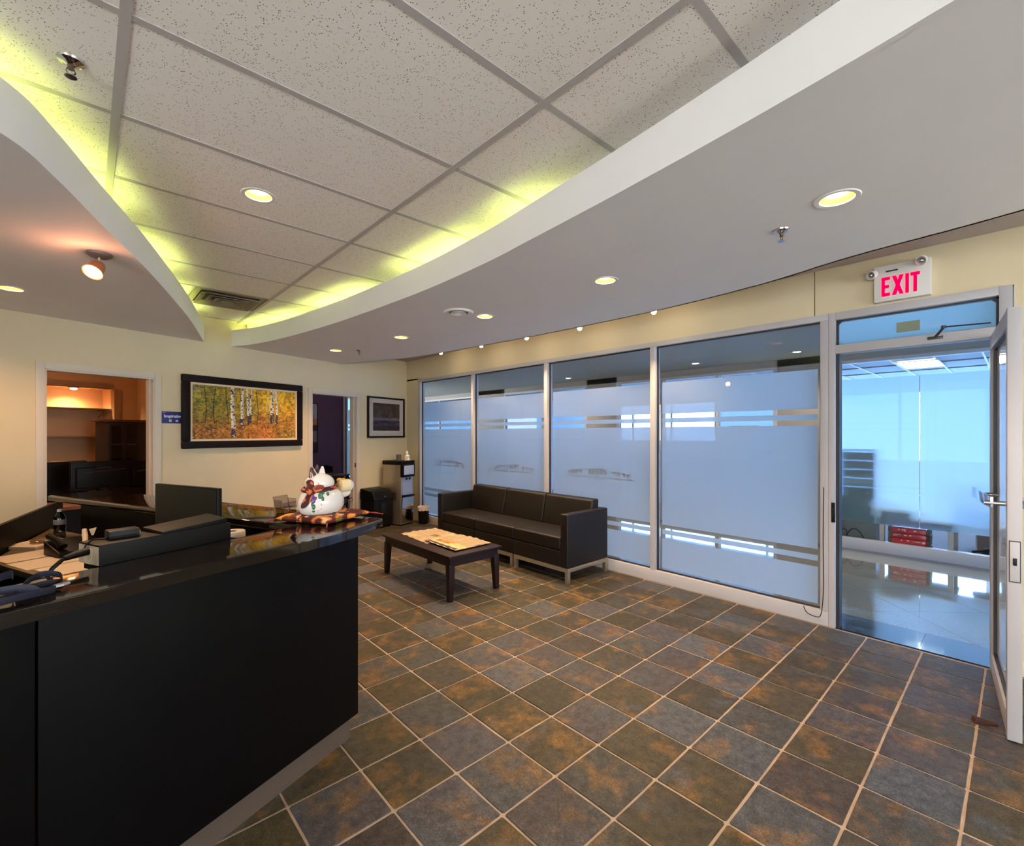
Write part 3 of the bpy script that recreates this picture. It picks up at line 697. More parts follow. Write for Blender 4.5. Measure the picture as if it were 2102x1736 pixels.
# newspapers
M['print'] = col_mat('newsprint', .75, .15)
def newsprint(seed, nx=110, ny=80, variant=0):
    r = np.random.default_rng(seed); a = np.ones((ny, nx, 3)) * np.array([152, 134, 108]); a *= (1 + .03 * (vnoise(ny, nx, 6, 8)[..., None] - .5))
    def block(x0, x1, y0, y1, c, tex=.0):
        X0, X1, Y0, Y1 = int(x0 * nx), int(x1 * nx), int(y0 * ny), int(y1 * ny)
        sub = np.array(c)[None, None] * (1 + tex * (r.random((Y1 - Y0, X1 - X0, 1)) - .5)); a[Y0:Y1, X0:X1] = sub
    def lines(x0, x1, y0, y1, n):
        for k in range(n):
            y = y0 + (y1 - y0) * (k + .5) / n; Y = int(y * ny); X0, X1 = int(x0 * nx), int((x1 - r.random() * .03) * nx)
            a[Y:Y + 1, X0:X1] *= (.72 + .22 * r.random((1, max(0, X1 - X0), 1)))
    if variant == 0:
        block(.02, .98, .03, .14, (96, 84, 86), .5); block(.3, .75, .05, .12, (205, 186, 160), .2)
        block(.08, .3, .2, .38, (150, 134, 112), .7); block(.45, .62, .3, .52, (104, 92, 62), .6); block(.7, .95, .2, .36, (196, 158, 108), .5)
        block(.06, .22, .6, .85, (186, 150, 108), .5); block(.74, .97, .62, .78, (150, 124, 104), .6)
        for x in (.05, .29, .52, .76): lines(x, x + .2, .4, .97, 16)
    else:
        block(.02, .36, .03, .97, (206, 166, 118), .35); block(.03, .12, .06, .95, (66, 60, 74), .5)
        for k in range(7):
            y = .1 + k * .06; block(.12, .16, y, y + .022, (224, 214, 204), .1)
        block(.2, .36, .45, .9, (132, 88, 58), .8); block(.24, .34, .1, .34, (214, 150, 96), .5); block(.28, .4, .38, .8, (176, 118, 70), .9)
        for x in (.44, .62, .8): lines(x, x + .15, .08, .95, 22)
        block(.46, .9, .56, .62, (160, 140, 112), .6)
    return a
def newspaper(lab, corners, z, seed, variant):
    c = [Vector((*p, 0)) for p in corners]; r = np.random.default_rng(seed); ph = r.random(4) * 6
    base = sum(c, Vector()) / 4
    t = thing('newspaper', lab, 'newspaper', (base.x, base.y, z), 0)
    def pos(u, v):
        p = c[0] * (1 - u) * (1 - v) + c[1] * u * (1 - v) + c[2] * u * v + c[3] * (1 - u) * v - base
        e = min(u, 1 - u, v, 1 - v)
        h = .006 + .004 * math.sin(9 * u + ph[0]) * math.cos(7 * v + ph[1]) + .004 * math.exp(-e * 14) * math.sin(30 * (u + v) + ph[2]) 
        d = .004 * math.sin(24 * v + ph[3]) if u < .02 or u > .98 else 0
        return (p.x + d, p.y + d, max(.0035, h))
    print_mesh('front_page', newsprint(seed, variant=variant), pos, M['print'], t)
    g = G().prism([((p - base).x * .985, (p - base).y * .985) for p in c], 0, .0028); obj('inner_pages', g, M['paper'], t, smooth=0)
newspaper('creased newspaper with photo blocks lying on the far end of the coffee table', [(2.52, 4.02), (2.99, 4.0), (3.0, 4.60), (2.56, 4.62)], .42, 3, 0)
newspaper('newspaper with a dark striped margin lying on the near end of the coffee table', [(2.54, 3.56), (2.99, 3.58), (2.995, 4.10), (2.56, 4.13)], .4315, 8, 1)

# ------------------------------------------------------------------ water dispenser, shredder, bin
t = thing('water_dispenser', 'tall stainless steel water dispenser with black top in the corner', 'water dispenser', (3.83, 6.86, 0), BW_A)
obj('body', G().box(0, .3, .02, .42, .02, 1.04, .01), M['steel'], t)
obj('top', G().box(-.008, .308, -.012, .43, 1.0, 1.07, .015, 3), M['black'], t)
obj('hood', G().box(.0, .3, -.02, .05, .80, 1.01, .014), M['black'], t)
obj('control_panel', G().box(.03, .27, -.024, -.018, .84, .99, .004), mat('reflection_tint_panel', (176, 188, 214), .3, metal=.2), t)  # panel's pale blue carries a reflection in its base colour
obj('alcove', G().box(.035, .27, .012, .024, .50, .80), mat('reflection_tint_alcove', (150, 160, 188), .3, metal=.2), t, smooth=0)  # bluish silver here is likewise a reflection put into the colour
for x in (.11, .19): obj('spigot', G().cyl((x, -.005, .79), (x, -.005, .755), .012).cyl((x, .02, .775), (x, -.005, .775), .01), M['black'], t)
obj('drip_tray', G().box(.02, .28, -.03, .06, .47, .505, .008), M['black'], t)
obj('front_panel', G().hexa([(.01, .02, .04), (.29, .02, .04), (.29, .05, .04), (.01, .05, .04), (.01, -.012, .47), (.29, -.012, .47), (.29, .05, .47), (.01, .05, .47)], .006), M['chrome'], t)
obj('plinth', G().box(.01, .29, .03, .41, 0, .025), M['black'], t, smooth=0)
gsl = G()
for k in range(7): gsl.box(-.002, .0015, .12, .32, .42 + k * .02, .428 + k * .02)
obj('side_louvres', gsl, M['black'], t, smooth=0)
# things on its top
def on_disp(x, y): v = Matrix.Rotation(BW_A, 4, 'Z') @ Vector((x, y, 0)); return (3.83 + v.x, 6.86 + v.y, 1.07)
t = thing('mug', 'small dark grey mug on the water dispenser', 'mug', on_disp(.055, .12))
obj('cup', G().lathe([(0, 0), (.036, 0), (.038, .05), (.04, .105), (.036, .105), (.033, .01), (0, .008)], n=24), mat('dark_grey_glaze', (86, 80, 78), .3), t)
obj('handle', G().tube([(.037, 0, .085), (.06, 0, .08), (.064, 0, .05), (.055, 0, .03), (.037, 0, .026)], .006), mat('grey_glaze', (120, 112, 108), .3), t)
t = thing('paper_cup', 'tan paper cup between the mug and white figurine', 'cup', on_disp(.15, .06))
obj('cup', G().lathe([(0, 0), (.027, 0), (.036, .07), (.033, .07), (.025, .004), (0, .004)], n=24), mat('tan_card', (206, 178, 146), .8), t)
obj('rim', G().lathe([(.034, .068), (.0375, .07), (.034, .073), (.032, .07), (.034, .068)], n=24), M['paper'], t)
t = thing('figurine', 'small white figurine standing on the water dispenser', 'figurine', on_disp(.235, .1))
obj('robe', G().lathe([(0, 0), (.05, 0), (.052, .012), (.042, .05), (.03, .09), (.022, .1), (0, .102)], n=24), M['porcelain'], t)
obj('head', G().sphere((0, 0, .125), (.025, .025, .028)).sphere((0, 0, .155), .013), M['porcelain'], t)
obj('arms', G().tube([(-.028, -.01, .085), (-.03, -.03, .06), (0, -.045, .065), (.03, -.03, .06), (.028, -.01, .085)], .011), M['porcelain'], t)
t = thing('paper_shredder', 'black paper shredder standing beside the water dispenser', 'shredder', (3.36, 6.86, 0), BW_A)
obj('bin_body', G().box(0, .4, .02, .32, .03, .46, .015), M['black'], t)
obj('head', G().hexa([(-.01, -.005, .46), (.41, -.005, .46), (.41, .33, .46), (-.01, .33, .46), (-.005, .05, .60), (.405, .05, .60), (.405, .33, .64), (-.005, .33, .64)], .02, 3), M['black'], t)
obj('paper_slot', G().hexa([(.08, .14, .615), (.32, .14, .615), (.32, .17, .62), (.08, .17, .62), (.08, .14, .6285), (.32, .14, .6285), (.32, .17, .6315), (.08, .17, .6315)]), M['alu_dark'], t, smooth=0)
obj('window', G().box(.14, .26, .012, .021, .2, .4, .003), mat('smoked_window', (6, 6, 7), .1), t)
obj('indicator', G().box(.19, .24, -.008, -.003, .505, .512), M['steel'], t, smooth=0)
obj('badge', G().sphere((.06, .09, .615), .006, 8, 6), M['chrome'], t)
for x in (.03, .34):
    for y in (.04, .27): obj('caster', G().cyl((x, y, .02), (x + .03, y, .02), .02), M['black'], t)
t = thing('waste_bin', 'small black waste bin with a pale liner by the glass', 'bin', (4.228, 6.84, 0))
obj('bucket', G().lathe([(0, 0), (.076, 0), (.08, .01), (.094, .27), (.09, .27), (.074, .012), (0, .012)], n=32), M['black_matt'], t)
gl = G(); rr = random.Random(4)
prof = [(.097, .22), (.098, .275), (.099, .29), (.087, .285), (.08, .2)]
gl.lathe(prof, n=26)
for v in gl.bm.verts: v.co.z += rr.uniform(-.012, .012); v.co.x *= rr.uniform(.97, 1.03)
obj('liner', gl, mat('pale_bin_liner', (206, 190, 178), .5), t)

# ------------------------------------------------------------------ pictures and the room sign on the back wall
M['frame_dark'] = mat('dark_wood_frame', (26, 17, 15), .45, spec=.15, var=.25, vscale=20)
M['liner'] = mat('linen_liner', (226, 204, 170), .8, var=.03, vscale=80)
M['oil'] = col_mat('oil_paint', .45, .35, .25)
def frame_bars(g, s0, s1, z0, z1, w, d0, d1, bev=0):
    g.box(s0, s1, d0, d1, z1 - w, z1, bev); g.box(s0, s1, d0, d1, z0, z0 + w, bev); g.box(s0, s0 + w, d0, d1, z0 + w, z1 - w, bev); g.box(s1 - w, s1, d0, d1, z0 + w, z1 - w, bev); return g
def forest(nx=230, ny=104):
    u = np.linspace(0, 1, nx)[None].repeat(ny, 0); v = np.linspace(0, 1, ny)[:, None].repeat(nx, 1)   # v up
    n1 = vnoise(ny, nx, 10, 18); n2 = vnoise(ny, nx, 26, 50); n3 = vnoise(ny, nx, 50, 110); n4 = vnoise(ny, nx, 100, 60)
    a = lerp3((112, 104, 34), (176, 132, 30), np.clip(u * .7 + n1 * .7 - .25, 0, 1))
    glow = np.clip(1 - np.abs(u - .74) / .36, 0, 1) * np.clip((v - .35) * 2.4, 0, 1); a = a * (1 - glow[..., None]) + np.array([222, 164, 34]) * glow[..., None]
    low = np.clip((.55 - v) * 2.6, 0, 1); a = a * (1 - low[..., None] * .75) + np.array([150, 88, 30]) * low[..., None] * .75
    path = np.clip(1 - np.abs(u - (.62 + .1 * (.5 - v))) / (.04 + .3 * np.clip(.45 - v, 0, 1)), 0, 1) * (v < .5); a = a * (1 - .6 * path[..., None]) + np.array([178, 100, 44]) * .6 * path[..., None]
    gr = np.clip((u - .68) * 4, 0, 1) * np.clip((.34 - v) * 5, 0, 1); a = a * (1 - .65 * gr[..., None]) + np.array([104, 102, 36]) * .65 * gr[..., None]
    sky = np.clip((.12 - u) * 8, 0, 1) * np.clip((v - .72) * 4, 0, 1); a = a * (1 - .6 * sky[..., None]) + np.array([150, 152, 150]) * .6 * sky[..., None]
    a *= (.62 + .5 * n2 + .34 * n3)[..., None]; a *= (1 - .35 * (n4 > .72) * (1 - glow))[..., None]
    for c in (.11, .19, .3, .42, .585):
        m_ = np.abs(u - c - .01 * np.sin(6 * v + c * 40)) < .004; m_ &= v > .3; a[m_] *= .5
    def birch(c, w, b, seed):
        r = np.random.default_rng(seed); x = u - c - .006 * np.sin(5 * v + seed); m_ = (np.abs(x) < w * (1.15 - .3 * v)) & (v > b)
        sh = np.clip(.55 + x / w * .5, 0, 1); t_ = lerp3((236, 226, 206), (176, 160, 138), sh)
        mk = vnoise(ny, nx, 46, 90) > .7; t_[mk] = (60, 50, 46)
        bs = v < b + .17; t_[bs & (vnoise(ny, nx, 30, 60) > .2)] = (58, 50, 62)
        a[m_] = t_[m_]
    birch(.355, .019, .03, 1); birch(.445, .015, .22, 2); birch(.495, .011, .28, 6); birch(.525, .012, .31, 3); birch(.735, .013, .32, 4); birch(.79, .013, .31, 5); birch(.762, .006, .36, 8)
    for c in (.68, .695, .712): m_ = (np.abs(u - c) < .003) & (v > .55) & (v < .72); a[m_] = (210, 190, 150)
    m_ = (v < .3) & (n3 > .8); a[m_] = (206, 130, 58)
    return np.clip(a * 1.12, 0, 255)
t = thing('landscape_painting', 'large oil painting of birch trees in autumn in a wide dark frame', 'painting', B0[:], BW_A)
p0s, p1s, p0z, p1z = .832, 2.372, 1.352, 2.198
g = G(); frame_bars(g, p0s, p1s, p0z, p1z, .085, -.05, 0, .012); g.box(p0s + .05, p1s - .05, -.012, -.002, p0z + .05, p1z - .05)
obj('frame', g, M['frame_dark'], t)
obj('liner', frame_bars(G(), p0s + .082, p1s - .082, p0z + .082, p1z - .082, .026, -.036, -.012, .003), M['liner'], t)
i0, i1, j0, j1 = p0s + .105, p1s - .105, p0z + .105, p1z - .105
print_mesh('canvas', forest(), lambda u, v: (i0 + (i1 - i0) * u, -.022, j0 + (j1 - j0) * v), M['oil'], t)
# the smaller print near the corner
t = thing('framed_print', 'square framed print of a dusky sea with white mat near the corner', 'picture', B0[:], BW_A)
q0s, q1s, q0z, q1z = 3.612, 4.5, 1.45, 2.145
obj('frame', frame_bars(G(), q0s, q1s, q0z, q1z, .03, -.03, 0, .004), M['black'], t)
obj('mat_board', G().box(q0s + .028, q1s - .028, -.014, -.004, q0z + .028, q1z - .028), mat('white_mat_board', (226, 220, 222), .8), t, smooth=0)
def dusk(nx=80, ny=64):
    v = np.linspace(0, 1, ny)[:, None].repeat(nx, 1); a = lerp3((70, 58, 64), (92, 74, 70), vnoise(ny, nx, 6, 8))
    band = np.exp(-((v - .42) / .05) ** 2) + .9 * np.exp(-((v - .24) / .04) ** 2) * vnoise(ny, nx, 3, 12); a = a + (np.array([150, 150, 190]) - a) * np.clip(band, 0, 1)[..., None] * .75
    lo = (v < .36)[..., None]; a = np.where(lo, a * np.array([.78, .8, 1.05]), a); a *= (.75 + .5 * vnoise(ny, nx, 20, 14))[..., None]
    return a
print_mesh('artwork', dusk(), lambda u, v: (q0s + .125 + (q1s - q0s - .25) * u, -.0155, q0z + .12 + (q1z - q0z - .225) * v), col_mat('art_print', .5), t)
obj('glazing', G().box(q0s + .028, q1s - .028, -.021, -.018, q0z + .028, q1z - .028), M['glass'], t, smooth=0)
# room sign
t = thing('room_sign', 'blue room sign reading Inspiration partly behind the birch painting', 'sign', B0[:], BW_A)
obj('plate', G().box(.645, .875, -.008, -.001, 1.637, 1.767, .004), mat('blue_sign_plate', (30, 38, 112), .35), t)
MW = mat('white_lettering', (236, 236, 240), .5)
ST = Matrix.Rotation(R(90), 4, 'X')
text_mesh('lettering', 'Inspiration', .044, MW, t, Matrix.Translation((.664, -.0085, 1.703)) @ ST, .0006, 1.0, .0009)
def glyph(x, z, s, pat):
    g = G()
    for a, b, c, d in pat: g.box(x + a * s, x + b * s, -.0092, -.008, z + c * s, z + d * s)
    return g
pat = [(0, 1, .9, 1), (0, 1, .6, .68), (0, .1, .0, 1), (.9, 1, 0, 1), (.45, .55, .05, 1), (.1, .9, .3, .38), (0, 1, 0, .09), (.22, .3, .1, .6), (.7, .78, .1, .6)]
obj('character', glyph(.715, 1.655, .024, pat), MW, t, smooth=0); obj('character', glyph(.782, 1.655, .024, pat[1:] + [(.2, .8, .78, .86)]), MW, t, smooth=0)
text_mesh('small_mark', 'Room', .011, MW, t, Matrix.Translation((.652, -.0085, 1.752)) @ ST, .0004)

# ------------------------------------------------------------------ reception desk (x along the front, y away from the visitor)
DA = R(22); DO = Vector((1.02, 2.27, 0)); DM = Matrix.Translation(DO) @ Matrix.Rotation(DA, 4, 'Z')
def dw(a, b, z): p = DM @ Vector((a, -b, z)); return (p.x, p.y, p.z)     # b counts towards the visitor
desk = thing('reception_desk', 'black reception desk with polished dark counter and steel kick plate', 'desk', DO[:], DA)
CT = 1.075
obj('front_panel', G().box(-1.2035, 0, 0, .03, .11, CT - .04, .002), M['black_gloss'], desk)
obj('front_panel', G().box(-3.0, -1.2095, 0, .03, .11, CT - .04, .002), M['black_gloss'], desk)
obj('side_panel', G().box(-.03, 0, .03, 2.72, .11, CT - .04, .002), M['black_gloss'], desk)
obj('toe_kick', G().box(-3.0, -.035, .02, .04, 0, .11), M['kick'], desk, smooth=0)
obj('toe_kick', G().box(-.055, -.035, .04, 2.68, 0, .11), M['kick'], desk, smooth=0)
fe = [(-3.0, -.06), (-1.3, -.06), (-1.0, -.06), (-.8, -.068), (-.6, -.088), (-.42, -.104), (-.28, -.108), (-.12, -.1), (.02, -.08), (.13, -.045), (.158, -.02)]
obj('counter_top', G().prism(fe + [(.158, .236), (-3.0, .236)], CT - .04, CT, .012, 3), M['counter'], desk, smooth=40)
obj('counter_top', G().prism([(.158, .238), (.158, 2.75), (.13, 2.82), (-.16, 2.82), (-.19, 2.79), (-.19, .238)], CT - .04, CT, .012, 3), M['counter'], desk, smooth=40)
obj('inner_shelf', G().box(-.955, -.48, .236, .37, CT - .026, CT - .002), M['black_gloss'], desk, smooth=0)
obj('worktop', G().prism([(-.645, .05), (-.03, .05), (-.03, 3.2), (-.645, 2.25)], .735, .77, .004), M['olive'], desk)
obj('worktop_support', G().box(-.63, -.60, .06, 2.2, 0, .735), M['black_gloss'], desk, smooth=0)
da, db = Vector((-1.6, .8)), Vector((.17, 3.53)); dv = (db - da).normalized(); dn = Vector((-dv.y, dv.x)) * .025
obj('rear_screen', G().prism([tuple(da), tuple(db), tuple(db + dn), tuple(da + dn)], 0, .95), M['black_gloss'], desk, smooth=0)
# lucky cat on its cushion
def cushion():
    c = dw(.005, -.24, CT)
    t = thing('cushion', 'flat square cushion of orange and maroon brocade under the cat figurine', 'cushion', c, DA + R(6))
    n = 60; u = np.linspace(-1, 1, n); X, Y = np.meshgrid(u, u)
    a = lerp3((70, 26, 30), (120, 40, 34), vnoise(n, n, 8, 8)); k = vnoise(n, n, 11, 11); a[k > .58] = (226, 112, 56); a[k > .72] = (240, 160, 60); k2 = vnoise(n, n, 13, 13); a[k2 > .76] = (222, 190, 140); a[(k2 < .18)] = (112, 110, 40)
    H = .17
    def pos(sg):
        def f(p, q):
            x, y = p * 2 - 1, q * 2 - 1; b = (1 - x ** 4) * (1 - y ** 4); pin = 1 - .1 * (1 - abs(x * y)) * (max(abs(x), abs(y)) ** 4)
            return (x * H * pin, y * H * pin, (.02 + .026 * b ** .5 * (1 - .35 * math.exp(-(x * x + y * y) * 3)) + .003 * math.sin(11 * x + 3) * math.sin(9 * y) * b) if sg > 0 else .02 - .0185 * b ** .3)
        return f
    print_mesh('cover', a, pos(1), M['brocade'], t); print_mesh('underside', a, pos(-1), M['brocade'], t)
    red = mat('red_cord', (150, 40, 44), .7)
    for sx, sy, e in ((-1, -1, (-.03, -.02)), (1, -1, (.05, -.05)), (1, 1, (.07, .02)), (-1, 1, (-.04, .03))):
        p = Vector((sx * .165, sy * .165, .018)); obj('tassel', G().tube([p, p + Vector((e[0] * .4, e[1] * .3, -.004)), p + Vector((e[0], e[1], -.0145))], [.003, .004, .003], 6), red, t)
M['brocade'] = col_mat('brocade', .6, .3, .2)
cushion()
cc = dw(-.02, -.235, CT + .036)
t = thing('cat_figurine', 'white porcelain lucky cat seen from behind with patterned scarf', 'figurine', cc, DA)
gb = G().lathe([(0, 0), (.088, 0), (.106, .012), (.122, .045), (.122, .075), (.108, .108), (.086, .126), (.06, .135), (0, .138)], n=40)
for v in gb.bm.verts: v.co.y *= .82; v.co.x *= 1.0 + .06 * (v.co.z < .06)
obj('body', gb, M['porcelain'], t, smooth=80)
gh = G().sphere((-.012, 0, .158), (.078, .07, .052), 28, 16); obj('head', gh, M['porcelain'], t, smooth=80)
def ear(x, m_, tilt): 
    g = G().lathe([(0, .055), (.006, .052), (.016, .03), (.026, 0), (0, -.004)], (0, 0, 0), 14)
    for v in g.bm.verts: v.co.y *= .55
    g.xf(Matrix.Translation((x, 0, .192)) @ Matrix.Rotation(tilt, 4, 'Y')); obj('ear', g, m_, t, smooth=80)
ear(-.052, mat('brown_glaze_ear', (96, 52, 34), .2, coat=.5), R(-16)); ear(.002, M['porcelain'], R(6))
obj('ear_rim', G().tube([(-.046, -.008, .196), (-.060, -.009, .243), (-.038, -.008, .207)], .0028, 6), M['porcelain'], t, label='white rim of the brown ear')
obj('brow_mark', G().box(-.066, -.05, -.052, -.048, .160, .163).xf(Matrix.Identity(4)), M['black'], t, smooth=0)
obj('paw', G().tube([(.07, -.03, .092), (.1, -.045, .088), (.125, -.05, .092), (.138, -.045, .098)], [.02, .019, .018, .015], 14).sphere((.137, -.045, .097), .018, 12, 8), M['porcelain'], t, smooth=80)
M['scarf'] = col_mat('scarf_brocade', .55, .3)
def scarf_pos(u, v):
    an = math.pi * 2 * u; rr_ = .083 + .012 * math.sin(math.pi * v)
    return (-.012 + rr_ * math.cos(an), .86 * rr_ * math.sin(an), .118 + .026 * v + .006 * math.cos(an))
n = 90; sc = lerp3((58, 22, 32), (96, 34, 40), vnoise(14, n, 3, 18)); k = vnoise(14, n, 4, 26); sc[k > .62] = (206, 110, 60); sc[k > .8] = (200, 60, 84)
print_mesh('scarf', sc, scarf_pos, M['scarf'], t)
def blobprint(name, c, r, rot, cols, seed):
    ny, nx = 18, 28; a = lerp3(cols[0], cols[1], vnoise(ny, nx, 4, 6)); k = vnoise(ny, nx, 5, 8); a[k > .6] = cols[2]; rm = rot.to_matrix()
    def pos(u, v):
        th, ph_ = math.pi * v, 2 * math.pi * u; p = rm @ Vector((r[0] * math.sin(th) * math.cos(ph_), r[1] * math.sin(th) * math.sin(ph_), r[2] * math.cos(th))); return tuple(Vector(c) + p)
    return print_mesh(name, a, pos, M['scarf'], t)
from mathutils import Euler
BC = ((56, 22, 32), (84, 32, 38), (214, 112, 64))
blobprint('bow_loop', (-.098, -.035, .13), (.034, .022, .026), Euler((0, .5, .2)), ((150, 56, 44), (70, 26, 34), (226, 124, 66)), 1)
blobprint('bow_loop', (-.068, -.055, .137), (.03, .02, .02), Euler((0, -.2, -.2)), ((96, 34, 40), (170, 70, 48), (232, 140, 80)), 2)
blobprint('bow_knot', (-.09, -.02, .158), (.022, .018, .028), Euler((0, -.3, 0)), BC, 3)
blobprint('scarf_tail', (-.112, -.03, .088), (.016, .02, .055), Euler((0, .72, 0)), BC, 4)
# cream scroll and swirl held up at the right
cream = mat('cream_glaze', (228, 206, 160), .25, coat=.4)
gs = G().cyl((.078, -.05, .135), (.125, -.062, .137), .034, n=28); obj('scroll', gs, cream, t, label='cream scroll held in the raised paw')
gsp = G()
pts = [];
for k in range(40):
    an = k * .33; r_ = .004 + .0007 * k; pts.append((.1262 + r_ * math.cos(an), -.064 - .0006 * k * 0, .137 + r_ * math.sin(an)))
obj('swirl', G().cyl((.125, -.0655, .137), (.1255, -.064, .137), .03, n=20).tube([(x, -.068, z) for x, y, z in pts], .0032, 6), mat('white_swirl_glaze', (226, 214, 222), .25), t)
obj('lilac_dot', G().sphere((.1262, -.0695, .139), (.008, .004, .012), 10, 8), mat('lilac_glaze', (140, 112, 176), .3), t)
obj('gold_bow', G().sphere((.085, -.04, .168), (.018, .012, .01), 12, 8).sphere((.108, -.045, .164), (.014, .012, .012), 12, 8), mat('gold_glaze', (206, 150, 70), .3), t)
# painted leaves and grapes
def decal(lst, m_, nm):
    g = G()
    for an, z, w, h in lst:
        # small raised glaze lozenge on the belly
        rb = np.interp(z, [0, .012, .045, .075, .108, .126], [.088, .106, .122, .122, .108, .086]); c_ = Vector((rb * 1.03 * math.cos(an), .82 * rb * math.sin(an), z))
        nrm = Vector((math.cos(an), math.sin(an) / .82, .12)).normalized(); g.sphere(c_, (.003, w, h), 10, 6, rot=nrm.to_track_quat('X', 'Z').to_euler())
    obj(nm, g, m_, t, smooth=80)
d = R(-128)
decal([(d, .1, .012, .02), (d + .12, .112, .007, .012), (d + .1, .086, .007, .012), (d + .34, .108, .008, .012), (d - .28, .05, .01, .014), (d - .3, .03, .008, .01), (d - .34, .062, .007, .01)], mat('green_leaf_glaze', (52, 104, 62), .3), 'leaf_mark')
decal([(d - .38, .088, .014, .012), (d - .3, .08, .011, .014), (d - .36, .1, .01, .01), (d - .22, .092, .008, .008)], mat('purple_grape_glaze', (100, 62, 132), .3), 'grape_mark')
decal([(d + .05, .06, .002, .007), (d - .1, .03, .003, .003), (d + .02, .036, .006, .0015)], mat('grey_glaze_mark', (168, 152, 130), .3), 'stem_mark')
cord = G(); 
for sgn in (-1, 1):
    cord.tube([(.098, -.088, .06), (.098 + sgn * .022, -.094, .072), (.098 + sgn * .03, -.092, .056), (.098 + sgn * .012, -.09, .05), (.098, -.088, .06)], .0022, 6)
cord.tube([(.098, -.09, .06), (.092, -.1, .03), (.075, -.103, .006), (.05, -.108, .004)], .0022, 6); cord.tube([(.1, -.088, .06), (.1, -.096, .03), (.085, -.1, .008)], .0022, 6)
obj('cord_bow', cord, mat('brown_cord', (60, 34, 36), .7), t)
# clear brochure stand
acr = glass_mat('clear_acrylic', (225, 222, 222), 1.6)
t = thing('brochure_holder', 'empty clear acrylic card holder behind the cat figurine', 'holder', dw(.06, -.59, CT), DA + R(4))
obj('back_plate', G().hexa([(-.05, .03, 0), (.05, .03, 0), (.05, .034, 0), (-.05, .034, 0), (-.05, .055, .092), (.05, .055, .092), (.05, .059, .092), (-.05, .059, .092)]), acr, t, smooth=0)
obj('pocket', G().box(-.05, -.047, -.01, .05, .03, .075).box(.047, .05, -.01, .05, .03, .075).box(-.05, .05, -.013, -.01, .03, .06).box(-.05, .05, -.01, .04, .027, .03), acr, t, smooth=0)
obj('foot', G().box(-.045, .045, -.02, .034, 0, .003).box(-.045, -.041, -.02, .034, .003, .03).box(.041, .045, -.02, .034, .003, .03), acr, t, smooth=0)
edge = mat('acrylic_edge', (120, 108, 104), .3)
g = G()
for a_, b_ in (((-.05, -.013, .06), (.05, -.013, .06)), ((-.05, -.013, .03), (.05, -.013, .03)), ((-.05, .057, .092), (.05, .057, .092)), ((-.05, -.013, .03), (-.05, -.013, .075)), ((.05, -.013, .03), (.05, -.013, .075)), ((-.05, .034, .001), (-.05, .057, .092)), ((.05, .034, .001), (.05, .057, .092)), ((-.05, -.013, .075), (-.05, .05, .075)), ((.05, -.013, .075), (.05, .05, .075))): g.cyl(a_, b_, .0012, n=6)
obj('edges', g, edge, t)
# long box behind the counter, adapter, cable
t = thing('long_box', 'long low black box with a torn pale end behind the counter', 'box', dw(-.74, -.305, CT - .002), DA)
obj('case', G().box(-.226, .235, -.066, .07, 0, .072, .002), M['black_matt'], t)
obj('lid', G().hexa([(-.03, -.066, .072), (.22, -.066, .072), (.22, .07, .072), (-.03, .07, .072), (-.03, -.066, .081), (.22, -.066, .094), (.22, .07, .104), (-.03, .07, .088)], .002), M['black_matt'], t)
obj('torn_end', G().box(-.229, -.2255, -.062, .066, .003, .066), mat('torn_board', (150, 132, 108), .85, var=.25, vscale=30, bump=.5, bscale=60), t, smooth=0, label='pale torn end of the box')
obj('tape', G().hexa([(-.231, -.02, .003), (-.2285, -.02, .003), (-.2285, .022, .003), (-.231, .022, .003), (-.232, -.03, .06), (-.2285, -.03, .06), (-.2285, .03, .06), (-.232, .03, .06)]), mat('cream_tape', (176, 156, 128), .7), t, smooth=0)
t = thing('adapter_box', 'small black adapter box on top of the long black box', 'adapter', dw(-.86, -.325, CT + .0705), DA + R(-12))
obj('case', G().box(-.045, .045, -.03, .03, 0, .03, .003), M['black'], t)
obj('lid_seam', G().box(-.0455, .0455, -.0305, .0305, .014, .0155), M['alu_dark'], t, smooth=0)
obj('connector', G().box(.045, .052, -.012, .012, .006, .018), M['chrome'], t, smooth=0)
t = thing('power_cable', 'thick black cable plugged into the torn end of the long box', 'cable', dw(-.99, -.3, CT))
rel = lambda a, b, z: tuple(Vector(dw(a, b, CT + z)) - Vector(dw(-.99, -.3, CT)))
obj('cord', G().tube([rel(-1.1, -.262, -.045), rel(-1.095, -.26, -.01), rel(-1.08, -.262, .018), rel(-1.05, -.275, .038), rel(-1.01, -.29, .043), rel(-.98, -.298, .045)], .0065, 8), M['black'], t)
obj('plug', G().tube([rel(-1.045, -.277, .04), rel(-1.01, -.288, .044), rel(-.972, -.3, .046)], [.008, .012, .014], 10), M['black'], t)
obj('thin_lead', G().tube([rel(-.985, -.305, .05), rel(-.972, -.31, .068), rel(-.955, -.315, .079), rel(-.92, -.315, .0755), rel(-.9, -.318, .084)], .0028, 6), M['black'], t)
